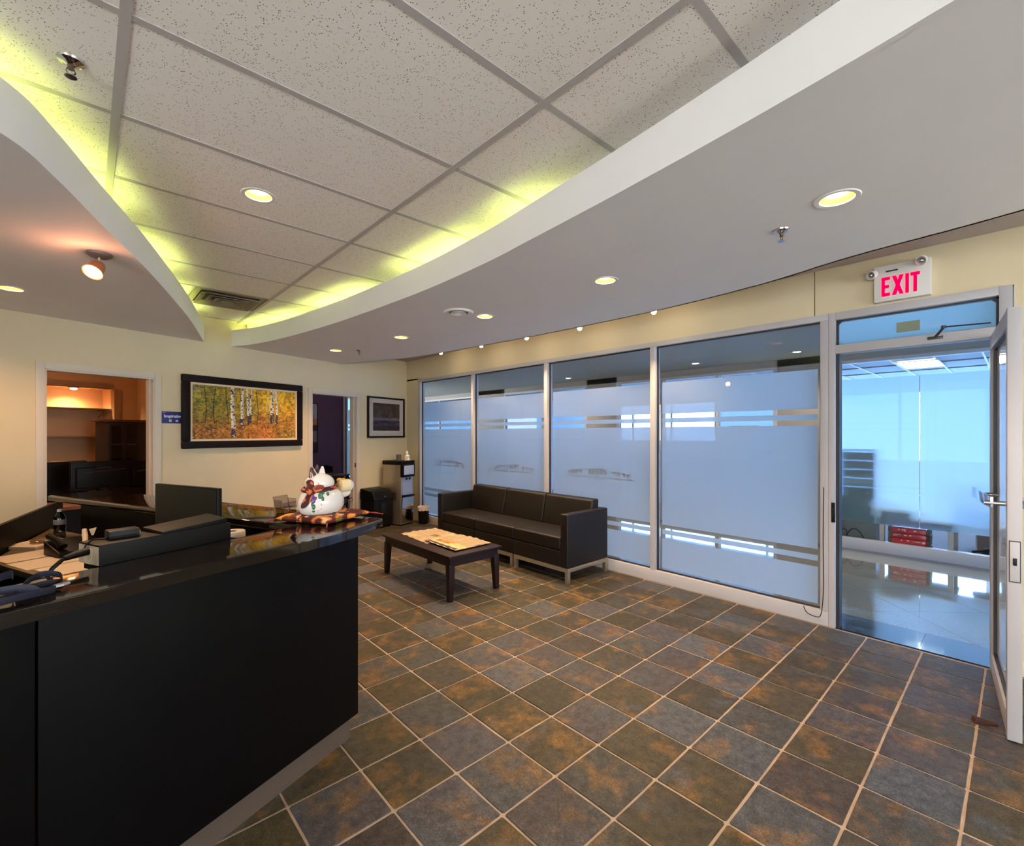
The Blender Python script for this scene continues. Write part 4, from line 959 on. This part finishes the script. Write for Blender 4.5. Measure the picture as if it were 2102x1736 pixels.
# navy strap bundle at the near end of the counter
t = thing('lanyard_bundle', 'tangled navy webbing straps heaped on the near end of the counter', 'strap', dw(-1.24, -.06, CT))
def strap(pts, w=.0085):
    return G().tube(smooth3(pts), 1, 8, flat=(w * .16, w))
def smooth3(P, n=6):
    P = [Vector(p) for p in P]; out = []
    for i in range(len(P) - 1):
        p0, p1, p2, p3 = P[max(i - 1, 0)], P[i], P[i + 1], P[min(i + 2, len(P) - 1)]
        for k in range(n):
            q = k / n; out.append(.5 * ((2 * p1) + (p2 - p0) * q + (2 * p0 - 5 * p1 + 4 * p2 - p3) * q * q + (3 * p1 - p0 - 3 * p2 + p3) * q ** 3))
    return out + [P[-1]]
rd = random.Random(11)
def dl(a, b, z): return tuple(Vector(dw(a, b, CT + z)) - Vector(dw(-1.24, -.06, CT)))
obj('strap', strap([dl(-1.22, -.03, .012), dl(-1.2, -.1, .022), dl(-1.15, -.14, .035), dl(-1.12, -.1, .03), dl(-1.14, -.05, .014), dl(-1.19, -.02, .012)]), M['navy'], t)
obj('strap', strap([dl(-1.3, -.02, .012), dl(-1.24, -.03, .02), dl(-1.18, -.06, .024), dl(-1.13, -.07, .018), dl(-1.16, -.09, .014), dl(-1.22, -.09, .02)]), M['navy'], t)
obj('strap', strap([dl(-1.36, .0, .012), dl(-1.31, -.06, .035), dl(-1.25, -.12, .05), dl(-1.21, -.15, .05), dl(-1.2, -.17, .038)], .011), M['navy'], t)
obj('strap', strap([dl(-1.38, .03, .012), dl(-1.3, .03, .022), dl(-1.22, .01, .02), dl(-1.16, -.02, .012)], .01), M['navy'], t)
obj('strap', strap([dl(-1.33, -.1, .014), dl(-1.27, -.06, .03), dl(-1.22, -.02, .032), dl(-1.2, .0, .016)], .011), M['navy'], t)
obj('clip', G().tube([dl(-1.16, -.04, .012), dl(-1.14, -.035, .014), dl(-1.12, -.05, .012)], [.008, .009, .006], 8), M['chrome'], t)
# monitor seen standing on the worktop
t = thing('monitor', 'flat black monitor standing on the worktop in the desk', 'monitor', dw(-.33, -.86, .77), DA)
obj('screen', G().box(-.012, .012, -.27, .27, .145, .485, .004), M['black'], t)
obj('display', G().box(-.0135, -.0115, -.26, .26, .16, .475), mat('dark_display', (24, 23, 17), .4, spec=.3), t, smooth=0)
obj('stand', G().box(.0, .03, -.03, .03, .01, .26).box(-.07, .1, -.1, .1, 0, .012, .004), M['black'], t)
# bottle
t = thing('water_bottle', 'clear plastic water bottle with white cap on the worktop', 'bottle', dw(-.15, -2.72, .77))
pet = glass_mat('thin_pet', (150, 160, 172), 1.5)
obj('body', G().lathe([(0, 0), (.03, 0), (.034, .008), (.034, .05), (.031, .058), (.034, .066), (.034, .11), (.033, .14), (.026, .165), (.014, .182), (.013, .19)], n=28), pet, t, smooth=60)
obj('cap', G().lathe([(0, .186), (.016, .186), (.016, .203), (.014, .206), (0, .206)], n=20), mat('white_cap', (190, 180, 172), .5), t)
obj('label_band', G().lathe([(.0345, .095), (.0352, .1), (.0352, .128), (.0345, .132)], n=28), mat('pale_bottle_label', (150, 146, 142), .5), t)
# paper sheets: three long strips side by side, more papers beyond
def sheet(lab, a0, a1, b0, b1, rot, z=.77, h=.003, name='paper_stack', m_=None):
    ca, cb = (a0 + a1) / 2, (b0 + b1) / 2
    t = thing(name, lab, 'papers', dw(ca, cb, z), DA + rot, 'papers on the worktop')
    obj('sheet_pile', G().box(-(a1 - a0) / 2, (a1 - a0) / 2, -(b1 - b0) / 2, (b1 - b0) / 2, 0, h), m_ or M['paper'], t, smooth=0)
    obj('top_sheet', G().box(-(a1 - a0) / 2 + .003, (a1 - a0) / 2, -(b1 - b0) / 2 + .004, (b1 - b0) / 2, h, h + .0008), M['paper'], t, smooth=0)
sheet('pale paper sheet on the worktop nearest to the counter', -.61, -.1, -1.78, -1.50, R(0))
sheet('middle pale paper sheet of three on the worktop', -.63, -.12, -2.06, -1.80, R(0))
sheet('pale paper sheet on the worktop furthest from the counter', -.62, -.14, -2.34, -2.09, R(0))
sheet('loose crumpled papers heaped near the water bottle', -.46, -.2, -2.66, -2.42, R(24), h=.018)
t = thing('glass_dish', 'shallow clear dish on the papers beside the water bottle', 'dish', dw(-.3, -2.52, .789))
obj('bowl', G().lathe([(0, 0), (.05, 0), (.075, .012), (.073, .014), (.048, .004), (0, .004)], n=28), glass_mat('dish_glass', (200, 190, 175), 2), t)
obj('rim', G().lathe([(.073, .013), (.0765, .014), (.0745, .017), (.072, .015), (.073, .013)], n=28), mat('dish_rim', (120, 104, 84), .2), t)
t = thing('desk_phone', 'black desk phone with a pale curved piece behind the long box', 'phone', dw(-.33, -2.05, .7745), DA)
obj('base', G().hexa([(-.11, -.1, 0), (.11, -.1, 0), (.11, .1, 0), (-.11, .1, 0), (-.11, -.1, .03), (.11, -.1, .03), (.11, .1, .085), (-.11, .1, .085)], .006), M['black'], t)
obj('handset', G().tube([(-.08, -.07, .06), (-.085, -.03, .09), (-.085, .04, .105), (-.08, .09, .11)], [.024, .016, .016, .024], 10), M['black'], t)
obj('curved_piece', G().tube([(.02, -.06, .055), (.045, -.03, .07), (.055, .0, .1), (.06, .02, .135)], [.008, .014, .016, .012], 10), mat('ivory_plastic', (222, 200, 168), .5), t, label='ivory curved piece')
obj('clip', G().hexa([(.09, .0, .09), (.1, .0, .09), (.1, .005, .09), (.09, .005, .09), (.085, .02, .13), (.125, .02, .135), (.125, .025, .135), (.085, .025, .13)]), M['paper'], t, smooth=0)
t = thing('paper_roll', 'white paper roll with a hollow core standing behind the counter', 'paper roll', dw(-.325, -.50, .77))
obj('roll', G().lathe([(.02, 0), (.055, 0), (.056, .003), (.056, .277), (.054, .28), (.02, .28), (.02, 0)], n=32), M['paper'], t)
obj('core', G().lathe([(.0195, .001), (.0195, .279), (.017, .279), (.017, .001), (.0195, .001)], n=24), mat('brown_card_core', (110, 84, 62), .8), t)

# ------------------------------------------------------------------ brown wedge by the door leaf, wire on the sill
t = obj('door_wedge', G().hexa([(-.05, -.018, 0), (.05, -.018, 0), (.05, .018, 0), (-.05, .018, 0), (-.046, -.017, .026), (.05, -.015, .006), (.05, .015, .006), (-.046, .017, .026)], .004), mat('worn_brown_rubber', (70, 36, 28), .7, var=.3, vscale=40), loc=(3.50, .13, .001), rotz=R(-60))
tag(t, 'worn brown door wedge on the floor beside the open door leaf', 'door stop')
t = obj('loose_wire', G().tube(smooth3([(4.322, 1.2, .12), (4.314, 1.17, .075), (4.314, 1.11, .062), (4.318, 1.075, .09), (4.322, 1.06, .3), (4.322, 1.062, .7), (4.322, 1.058, 1.1)]), .003, 6), M['black'])
tag(t, 'thin black wire hanging along the jamb to the sill', 'wire')
# ------------------------------------------------------------------ office behind door_2 (warm)
FO = 2.0
def bo(name, s0, s1, d0, d1, z0, z1, m_, **k): return struct(name, G().box(s0, s1, d0, d1, z0, z1).xf(BM), m_, smooth=0, **k)
of = bo('wall_office', .985, 1.35, FO, FO + .1, 0, 2.6, M['peach'])
for s0, s1, d0, d1, z0, z1 in ((-2.2, .985, FO, FO + .1, 2.128, 2.6), (-2.2, .985, FO, FO + .35, 0, 1.06), (-2.2, 1.1, FO + .35, FO + .45, 1.06, 2.2), (.985, 1.08, FO, FO + .45, 1.06, 2.128),
                              (1.25, 1.35, .13, FO, 0, 2.6), (-2.3, -2.2, .13, FO + .45, 0, 2.6), (-2.2, .985, FO, FO + .45, 2.128, 2.2)):
    obj('wall_section', G().box(s0, s1, d0, d1, z0, z1).xf(BM), M['peach'], of, smooth=0)
obj('office_ceiling', G().box(-2.3, 1.35, .13, 2.5, 2.6, 2.68).xf(BM), M['peach'], of, smooth=0)
gold = mat('shelf_edge', (150, 120, 92), .4)
for z, lb in ((1.845, 'upper thin wall shelf in the lit office niche'), (1.475, 'lower thin wall shelf in the lit office niche')):
    t = thing('wall_shelf', lb, 'shelf', bw(-.4, FO + .2, z), BW_A, 'niche shelves')
    obj('board', G().box(-1.2, 1.375, -.12, .145, 0, .016), gold, t, smooth=0)
    for x in (.72, 1.33): obj('bracket', G().tube([(x, .14, -.1), (x, -.08, -.006), (x, .14, -.006)], .006, 6), gold, t)
t = thing('niche_light', 'small round lamp under the top of the office niche', 'ceiling light', bw(.6, FO + .12, 2.128), BW_A)
obj('trim_ring', G().lathe([(0, 0), (.055, 0), (.053, -.01), (.04, -.014), (0, -.014)], n=28), gold, t)
obj('lamp_face', G().lathe([(0, -.014), (.036, -.014), (.032, -.03), (0, -.035)], n=24), M['bulb'], t)
lamp('SPOT', 'niche_lamp', bw(.6, FO + .14, 2.08), OFFICE_W, (1, .55, .25), size=.03, spot=2.7)
lamp('POINT', 'office_lamp', bw(-.6, 1.1, 2.3), OFFICE_W * .4, (1, .50, .22), size=.12)
# dark hutch cabinet
t = thing('hutch_cabinet', 'dark wooden hutch cabinet with glazed doors in the warm office', 'cabinet', bw(.90, 1.57, 0), BW_A)
obj('cornice', G().box(-.24, .33, -.2, .22, 1.672, 1.70, .004), mat('red_brown_wood', (92, 48, 38), .4), t)
obj('body', G().box(-.2, .32, -.16, .2, 0, 1.672), mat('dark_cabinet_wood', (48, 36, 32), .45, var=.15), t, smooth=0)
for k in range(2):
    x0 = -.19 + k * .15; dr = obj('door', frame_bars(G(), x0, x0 + .147, .9, 1.64, .02, -.178, -.161), mat('near_black_wood', (24, 18, 20), .4), t, smooth=0)
    obj('pane', G().box(x0 + .018, x0 + .129, -.172, -.166, .92, 1.62), mat('dark_glass', (10, 8, 14), .1), dr, smooth=0); obj('glazing_bar', G().box(x0 + .018, x0 + .129, -.176, -.163, 1.38, 1.394), mat('bar_wood', (58, 46, 50), .4), dr, smooth=0)
# office desk with monitor and chair
t = thing('office_desk', 'orange brown wooden desk in the warm office', 'desk', bw(-.1, 1.15, 0), BW_A)
obj('desktop', G().box(-1.0, 1.25, -.35, .2, .70, .74, .004), M['oak'], t); obj('modesty_panel', G().box(-.95, 1.2, -.2, -.18, .1, .70), M['espresso'], t, smooth=0)
for x in (-.97, 1.18): obj('leg', G().box(x, x + .05, -.33, .18, 0, .70), M['espresso'], t, smooth=0)
def mon(lab, s, d, w, h, z0, grp=None, text=False, label=True):
    t = thing('monitor', lab, 'monitor', bw(s, d, .74), BW_A)
    obj('back_shell', G().box(-w / 2, w / 2, 0, .03, z0, z0 + h, .012, 3).box(-w * .42, w * .42, -.03, 0, z0 + .03, z0 + h * .8, .012, 3), M['black'], t)
    obj('trim_line', G().tube([(-w * .3, -.034, z0 + h * .62), (0, -.0345, z0 + h * .655), (w * .38, -.034, z0 + h * .7)], .0022, 6), M['chrome'], t)
    obj('stand', G().box(-.03, .03, -.02, .02, .01, z0 + .05).box(-.12, .12, -.09, .09, 0, .012, .004), M['black'], t)
    if text: text_mesh('lettering', 'ViewSonic', .034, mat('faint_logo', (66, 60, 58), .5), t, Matrix.Translation((-.06, -.0315, z0 + h * .80 + .012 - .03)) @ ST, .001)
    return t
mon('wide black monitor seen from behind in the warm office', .46, .92, .56, .33, .14, text=True)
mon('black monitor half hidden by the right door jamb of the warm office', .92, 1.0, .34, .33, .12)
t = thing('office_chair', 'black office chair behind the wide monitor', 'chair', bw(.40, 1.75, 0), BW_A)
obj('backrest', G().box(-.22, .22, .0, .06, .55, 1.19, .03, 3), M['black'], t); obj('seat', G().box(-.24, .24, -.42, .04, .44, .52, .03, 3), M['black'], t)
obj('pedestal', G().cyl((0, -.18, .08), (0, -.18, .45), .025).box(-.25, .25, -.2, -.16, .06, .09).box(-.02, .02, -.42, .06, .06, .09), M['black'], t)
for x, y in ((-.24, -.18), (.24, -.18), (0, -.41), (0, .05)): obj('caster', G().cyl((x - .012, y, .03), (x + .012, y, .03), .03), M['black'], t)
t = thing('document', 'loose white sheet on the office desk by the jamb', 'papers', bw(.75, .83, .74), BW_A + .05)
obj('sheet', G().box(-.09, .09, -.028, .028, 0, .002), M['paper'], t, smooth=0); obj('pen', G().cyl((-.08, 0, .006), (.02, .01, .006), .004, n=8), M['black'], t)

# ------------------------------------------------------------------ dark office behind door_3
F2 = 2.70
o2 = bo('wall_office_dark', 2.0, 5.52, F2, F2 + .1, 0, 2.65, M['purple'])
obj('wall_section', G().box(1.9, 2.0, .13, F2, 0, 2.65).xf(BM), M['purple'], o2, smooth=0)
obj('office_ceiling', G().prism([bw(1.9, .13)[:2], bw(1.9, F2)[:2], (WX + .1, 10.5), (WX + .1, 7.7)], 2.65, 2.7), M['taupe'], o2, smooth=0)
obj('header_panel', G().box(WX, WX + .1, 7.75, 10.6, 2.472, 2.7), M['cream'], o2, smooth=0)
t = thing('office_picture', 'dim framed picture with a pale top and orange band on the purple wall', 'picture', B0[:], BW_A)
def bandpic(nx=16, ny=40):
    v = np.linspace(0, 1, ny)[:, None].repeat(nx, 1); a = np.zeros((ny, nx, 3)); a[:] = (150, 150, 156); a[v < .68] = (176, 116, 52); a[v < .56] = (52, 36, 50); a[v < .42] = (120, 110, 116); a[v < .2] = (46, 32, 44)
    return a * (.85 + .3 * vnoise(ny, nx, 12, 5))[..., None]
print_mesh('artwork', bandpic(), lambda u, v: (4.2 + .58 * u, F2 - .022, 1.15 + 1.0 * v), col_mat('dim_print', .5), t)
obj('frame', frame_bars(G(), 4.185, 4.79, 1.13, 2.17, .014, F2 - .026, F2), M['black'], t, smooth=0)
t = thing('side_table', 'dark low table in the purple office', 'table', bw(4.0, 1.5, 0), BW_A)
obj('tabletop', G().box(-.6, .38, -.3, .3, .72, .75, .004), mat('grey_table', (70, 60, 62), .35), t)
for x in (-.55, .33):
    for y in (-.25, .25): obj('leg', G().box(x - .02, x + .02, y - .02, y + .02, 0, .72), M['black'], t, smooth=0)
t = thing('tissue_box', 'grey tissue box with a pink tissue on the dark table', 'tissue box', bw(3.84, 1.5, .75), BW_A)
obj('carton', G().box(-.055, .055, -.055, .055, 0, .12, .004), mat('grey_carton', (130, 124, 130), .6), t)
gt = G().lathe([(.032, .115), (.036, .14), (.022, .18), (.008, .2), (0, .2)], n=12)
for v in gt.bm.verts: v.co.x *= random.uniform(.7, 1.3); v.co.y *= .5
obj('tissue', gt, mat('pink_tissue', (226, 176, 170), .8), t)
t = thing('guest_chair', 'black padded armchair in the purple office', 'chair', bw(4.72, 1.95, 0), BW_A + R(70))
obj('seat', G().box(-.25, .25, -.25, .25, .4, .48, .03, 3), M['black'], t); obj('backrest', G().box(-.25, .25, .2, .28, .46, .88, .03, 3), M['black'], t)
for x in (-.27, .27):
    obj('armrest', G().box(x - .025, x + .025, -.22, .2, .6, .635, .01).box(x - .015, x + .015, -.2, -.17, .3, .6).box(x - .015, x + .015, .15, .18, .3, .6), mat('dark_red_wood', (64, 34, 30), .4), t)
    for y in (-.22, .22): obj('leg', G().box(x - .02, x + .02, y - .02, y + .02, 0, .42), M['black'], t, smooth=0)

# ------------------------------------------------------------------ corridor and the unit across it
def clip(poly, x0, x1, y0, y1):
    for ax, val, sg in ((0, x0, 1), (0, x1, -1), (1, y0, 1), (1, y1, -1)):
        out = []
        for i in range(len(poly)):
            p, q = poly[i], poly[(i + 1) % len(poly)]; dp, dq = (p[ax] - val) * sg, (q[ax] - val) * sg
            if dp >= 0: out.append(p)
            if dp * dq < 0: t_ = dp / (dp - dq); out.append((p[0] + (q[0] - p[0]) * t_, p[1] + (q[1] - p[1]) * t_))
        poly = out
        if len(poly) < 3: return None
    return poly
CX1 = 7.5
cf = struct('floor_corridor', G().box(WX + .001, CX1 + .1, -4.2, 13, -.12, -.006), M['alu_dark'], smooth=0)
obj('border_strip', G().box(WX + .02, 4.74, -4.2, .49, -.006, 0), M['granite_dark'], cf, smooth=0); obj('border_strip', G().box(WX + .02, 4.74, .492, 13, -.006, 0), M['granite_dark'], cf, smooth=0)
obj('border_strip', G().box(7.32, CX1, -4.2, 13, -.006, 0), M['granite_dark'], cf, smooth=0)  # dark strip stands in for the reflection below the opposite glazing
gs_ = .62
for i in range(-14, 24):
    for j in range(-14, 24):
        a0, a1, b0, b1 = i * gs_, (i + 1) * gs_, j * gs_, (j + 1) * gs_; e = .0018
        pl = [((a - b) * .7071 + 5.2, (a + b) * .7071 - 1.1) for a, b in ((a0 + e, b0 + e), (a1 - e, b0 + e), (a1 - e, b1 - e), (a0 + e, b1 - e))]
        pl = clip(pl, 4.742, 7.318, -3, 9.5)
        if pl: obj('granite_tile', G().prism(pl, -.006, 0), M['granite'], cf, smooth=0)
struct('ceiling_corridor', G().box(WX + .1, CX1 + .15, -4.2, 13, 2.6, 2.7), M['corr_white'], smooth=0)
for k, (x, y) in enumerate(((6.9, .6), (6.9, 1.99), (6.9, 3.37), (6.93, 5.95))):
    t = thing('corridor_downlight', ('corridor downlight beyond the doorway', 'corridor downlight seen through the pane beside the door', 'corridor downlight seen left of the one by the door', 'corridor downlight seen through the third pane from the door')[k], 'ceiling light', (x, y, 2.6), 0, 'corridor downlights')
    obj('trim_ring', G().lathe([(.05, 0), (.052, -.006), (.085, -.006), (.09, 0)], n=28), M['steel'], t); obj('lamp_face', G().lathe([(0, -.004), (.045, -.004), (.05, 0)], n=24), M['bulb_w'], t)
    lamp('SPOT', 'corridor_lamp', (x, y, 2.57), CORR_W, (1, .85, .65), size=.05, spot=2.3)
# opposite wall: piers and glazing
op = struct('wall_corridor', G().box(CX1, CX1 + .12, 1.88, 2.42, 0, 2.6), M['taupe'], smooth=0)
for y0, y1, z0, z1 in ((5.23, 5.94, 0, 2.6), (8.47, 9.63, 0, 2.6), (-4.2, 13, 2.5, 2.95), (-4.2, -3.4, 0, 2.6)):
    obj('wall_section', G().box(CX1, CX1 + .12, y0, y1, z0, z1), M['taupe'], op, smooth=0)
def opp_glazing(idx, y0, y1, mull, films):
    w = sroot('window_%d' % idx, (CX1, 0, 0))
    for y in (y0 + .025, y1 - .025, *mull): obj('mullion', G().box(-.01, .09, y - .025, y + .025, .14, 2.455, .003), M['alu'], w)
    obj('base_rail', G().box(-.012, .09, y0, y1, 0, .14, .003), M['alu'], w); obj('head_rail', G().box(-.01, .09, y0, y1, 2.455, 2.5, .003), M['alu'], w)
    pn = obj('pane', G().box(.03, .04, y0 + .05, y1 - .05, .14, 2.455), M['glass'], w, smooth=0)
    for a, b, z0, z1 in films: obj('film_sheet', G().quad((.043, a, z0), (.043, b, z0), (.043, b, z1), (.043, a, z1)), M['film_opp'], pn, smooth=0)
opp_glazing(4, -3.4, 1.88, [-1.6], [(-1.57, .836, .36, 2.24), (.842, 1.825, .36, 2.24), (-3.3, -1.63, .36, 2.24)])
opp_glazing(5, 2.42, 5.23, [3.3, 4.28], [(2.47, 3.27, .3, 2.24), (3.33, 4.25, .3, 1.4), (4.31, 5.17, .3, 1.4)])
opp_glazing(6, 5.94, 8.47, [7.2], [(5.99, 7.17, .3, 2.24), (7.23, 8.42, .3, 2.24)])
opp_glazing(7, 9.63, 13, [11.3], [(9.68, 11.27, .3, 2.24), (11.33, 12.95, .3, 2.24)])
t = thing('unit_sign', 'small plate with red digits 280 on the glass across the corridor', 'sign', (CX1 + .028, 2.87, 1.6), 0)
obj('plate', G().box(-.006, 0, -.2, .25, -.12, .045), mat('pale_sign_plate', (176, 166, 160), .6), t, smooth=0)
text_mesh('digits', '280', .135, mat('red_digits', (168, 60, 48), .5), t, Matrix.Translation((-.0065, .04, -.075)) @ Matrix.Rotation(R(-90), 4, 'Z') @ ST, .001, 1.1, .002, 'CENTER')
# unit room with its window wall
UX = 15.2
uf = struct('floor_unit', G().box(CX1 + .1, UX, -4.2, 13, -.12, -.002), mat('unit_floor', (84, 88, 100), .7, spec=.2), smooth=0)
uc = struct('ceiling_unit', G().box(CX1 + .12, UX, -4.2, 13, 2.92, 3.0), mat('unit_ceiling', (176, 178, 184), .85), smooth=0)
for y in [-.8 + .62 * k for k in range(10)]: obj('grid_runner', G().box(CX1 + .12, UX, y - .014, y + .014, 2.895, 2.92), M['trim'], uc, smooth=0)
for x in (8.3, 9.6, 10.9, 12.2, 13.5, 14.8): obj('grid_crossbar', G().box(x - .014, x + .014, -4.2, 13, 2.897, 2.92), M['trim'], uc, smooth=0)
uw = struct('wall_unit', G().box(UX, UX + .1, -4.2, 13, 0, .8), M['taupe'], smooth=0)
obj('wall_section', G().box(UX, UX + .1, -4.2, 13, 2.55, 3.0), M['taupe'], uw, smooth=0)
obj('wall_section', G().box(CX1, UX, -4.3, -4.2, 0, 3.0), M['taupe'], uw, smooth=0); obj('wall_section', G().box(CX1, UX, 13, 13.1, 0, 3.0), M['taupe'], uw, smooth=0)
w8 = sroot('window_8', (UX, 0, 0))
for k in range(12): obj('mullion', G().box(0, .08, -4.2 + k * 1.56, -4.14 + k * 1.56, .8, 2.55), M['alu'], w8, smooth=0)
obj('sill_rail', G().box(0, .08, -4.2, 13, .8, .85), M['alu'], w8, smooth=0); obj('pane', G().box(.03, .04, -4.2, 13, .85, 2.55), M['glass_daylight'], w8, smooth=0)
for k, (x, y, lb) in enumerate(((12.25, 1.34, 'bright ceiling panel light in the unit across the corridor'), (12.25, -.5, 'bright ceiling panel light glimpsed through the open door leaf'))):
    t = thing('panel_light', lb, 'ceiling light', (x, y, 2.895), 0, 'unit panel lights')
    obj('diffuser', G().box(-.6, .6, -.29, .29, -.004, 0), M['panel_light'], t, smooth=0); obj('frame', frame_bars(G(), -.63, .63, -.31, .31, .02, -.008, .002).xf(Matrix.Rotation(R(90), 4, 'X') @ Matrix.Identity(4)) if False else G().box(-.63, -.6, -.31, .31, -.008, .002).box(.6, .63, -.31, .31, -.008, .002).box(-.6, .6, .29, .31, -.008, .002).box(-.6, .6, -.31, -.29, -.008, .002), M['trim'], t, smooth=0)
    lamp('AREA', 'panel_lamp', (x, y, 2.87), OPP_W, (.85, .95, 1), size=1.2, size_y=.58)
# daylight openings at both ends of the corridor
M['glass_dimmed'] = glass_mat('dimming_tint_glass', (128, 158, 170))  # tint darkened to hold back daylight from the far corridor end
for nm, y, gm in (('window_9', 13.0, 'glass_dimmed'), ('window_10', -4.2, 'glass_daylight')):
    w = sroot(nm, (0, y, 0)); g = G()
    for x in (4.44, 5.45, 6.45, 7.44): g.box(x, x + .06, -.04, .04, 0, 2.6)
    g.box(4.44, 7.5, -.04, .04, 0, .1); g.box(4.44, 7.5, -.04, .04, 2.5, 2.6); obj('frame', g, M['alu'], w, smooth=0); obj('pane', G().box(4.5, 7.44, -.004, .004, .1, 2.5), M[gm], w, smooth=0)
# what stands behind the hazy film
t = thing('literature_rack', 'grey magazine rack of five pockets behind the hazy glass', 'rack', (7.625, 1.46, .70), 0)
obj('frame', G().box(-.02, .02, -.19, -.175, 0, .62).box(-.02, .02, .175, .19, 0, .62).box(-.02, .02, -.19, .19, .6, .62).box(-.02, .02, -.19, .19, 0, .02), mat('blue_grey_rack', (86, 104, 128), .5), t, smooth=0)
for k in range(5): obj('pocket', G().hexa([(-.03, -.17, .03 + k * .115), (.03, -.17, .02 + k * .115), (.03, .17, .02 + k * .115), (-.03, .17, .03 + k * .115), (-.05, -.17, .115 + k * .115), (.02, -.17, .115 + k * .115), (.02, .17, .115 + k * .115), (-.05, .17, .115 + k * .115)]), mat('grey_magazines', (104, 106, 104), .6) if k != 1 else mat('pale_magazines', (170, 168, 160), .6), t, smooth=0)
t = thing('credenza', 'grey low credenza carrying the magazine rack behind the glass', 'cabinet', (7.80, 1.525, 0), 0)
obj('body', G().box(-.16, .2, -.24, .34, .05, .68), mat('grey_green_laminate', (112, 120, 114), .5), t, smooth=0); obj('top', G().box(-.18, .22, -.25, .35, .68, .70), mat('grey_top', (136, 140, 138), .5), t, smooth=0)
obj('plinth', G().box(-.13, .18, -.22, .32, 0, .05), M['alu_dark'], t, smooth=0)
t = thing('white_desk', 'white desk standing behind the hazy glass across the corridor', 'desk', (7.92, .88, 0), 0)
obj('desktop', G().box(-.3, .35, -.35, .38, .44, .48, .004), M['trim'], t)
for x, y in ((-.27, .34), (.3, .34), (-.27, -.31), (.3, -.31)): obj('leg', G().box(x - .025, x + .025, y - .025, y + .025, 0, .44), M['trim'], t, smooth=0)
t = thing('carton', 'pale carton standing on the white desk behind the glass', 'box', (7.78, 1.06, .48), 0)
obj('body', G().box(-.12, .15, -.16, .16, 0, .1, .003), mat('pale_card', (170, 164, 140), .7), t); obj('lid', G().box(-.125, .155, -.165, .165, .085, .105, .003), mat('white_card', (206, 206, 200), .7), t)
red = mat('red_wrapper', (196, 28, 52), .25, var=.12, vscale=20, coat=.4); olive_ = mat('brown_wrapper_end', (96, 78, 56), .6)
for k in range(4):
    t = thing('red_ream', ('lowest red wrapped pack of the stack under the white desk', 'second lowest red wrapped pack of the stack', 'second highest red wrapped pack of the stack', 'topmost red wrapped pack of the stack under the white desk')[k], 'pack', (7.70, .96 + .004 * (k % 2), .06 + .0665 * k + .012), 0, 'red wrapped packs')
    obj('wrapper', G().box(-.11, .11, -.18, .155, 0, .065, .012, 3), red, t); obj('end_cap', G().box(-.105, .105, .155, .19, .002, .062, .008), olive_, t); obj('end_cap', G().box(-.105, .105, -.215, -.18, .002, .062, .008), olive_, t)
    g = G(); rr = random.Random(k)
    for q in range(5): y = -.05 + rr.uniform(-.1, .16); g.box(-.1118, -.1102, y, y + rr.uniform(.01, .04), .024 + rr.uniform(0, .02), .029 + rr.uniform(0.016, .02))
    obj('printed_mark', g, M['paper'], t, smooth=0)
t = thing('low_crate', 'dark low crate carrying the red packs', 'crate', (7.72, .96, 0), 0)
obj('deck', G().box(-.14, .14, -.23, .21, .055, .072), M['alu_dark'], t, smooth=0)
for y in (-.2, .18): obj('runner', G().box(-.14, .14, y - .02, y + .02, 0, .055), M['alu_dark'], t, smooth=0)
t = thing('task_chair', 'grey task chair with black casters behind the glass', 'chair', (8.05, .12, 0), R(20))
for k in range(5):
    an = R(72 * k + 160); c_, s_ = math.cos(an), math.sin(an)
    lg = obj('leg', G().tube([(0, 0, .13), (c_ * .15, s_ * .15, .12), (c_ * .3, s_ * .3, .085)], [.025, .02, .016], 8), M['black'], t)
    obj('caster', G().cyl((c_ * .31 - s_ * .02, s_ * .31 + c_ * .02, .031), (c_ * .31 + s_ * .02, s_ * .31 - c_ * .02, .031), .03), M['black'], lg)
obj('column', G().cyl((0, 0, .1), (0, 0, .44), .025), M['black'], t); obj('seat', G().box(-.24, .24, -.23, .23, .44, .52, .03, 3), M['taupe'], t); obj('backrest', G().box(.2, .27, -.2, .2, .55, .98, .03, 3), M['taupe'], t)
t = thing('tan_carton', 'tan carton on the floor behind the task chair', 'box', (8.7, .1, 0), R(5))
obj('body', G().box(-.2, .2, -.32, .3, 0, .3, .004), mat('tan_card_box', (170, 136, 116), .8), t); obj('tape', G().box(-.201, .201, -.03, .03, .2, .301), M['paper'], t, smooth=0)
t = thing('cable_coil', 'loose black cable loops on the floor at the foot of the credenza', 'cable', (7.605, 1.50, 0))
obj('loop', G().tube(smooth3([(0, .14, .012), (.005, .1, .15), (0, .02, .25), (-.03, -.07, .2), (-.02, -.11, .08), (0, -.12, .012)]), .006, 6), M['black'], t)
obj('loop', G().tube(smooth3([(0, .2, .012), (.004, .16, .2), (-.01, .1, .22), (0, .06, .012)]), .005, 6), M['black'], t)
obj('plug_block', G().box(-.03, .012, .03, .2, 0, .05, .006), mat('navy_plug', (40, 44, 70), .5), t)

lamp('POINT', 'purple_office_fill', bw(3.4, 1.6, 2.3), 11, (1, .72, .6), size=.1)  # added fill without a fixture, keeps the purple walls from going navy
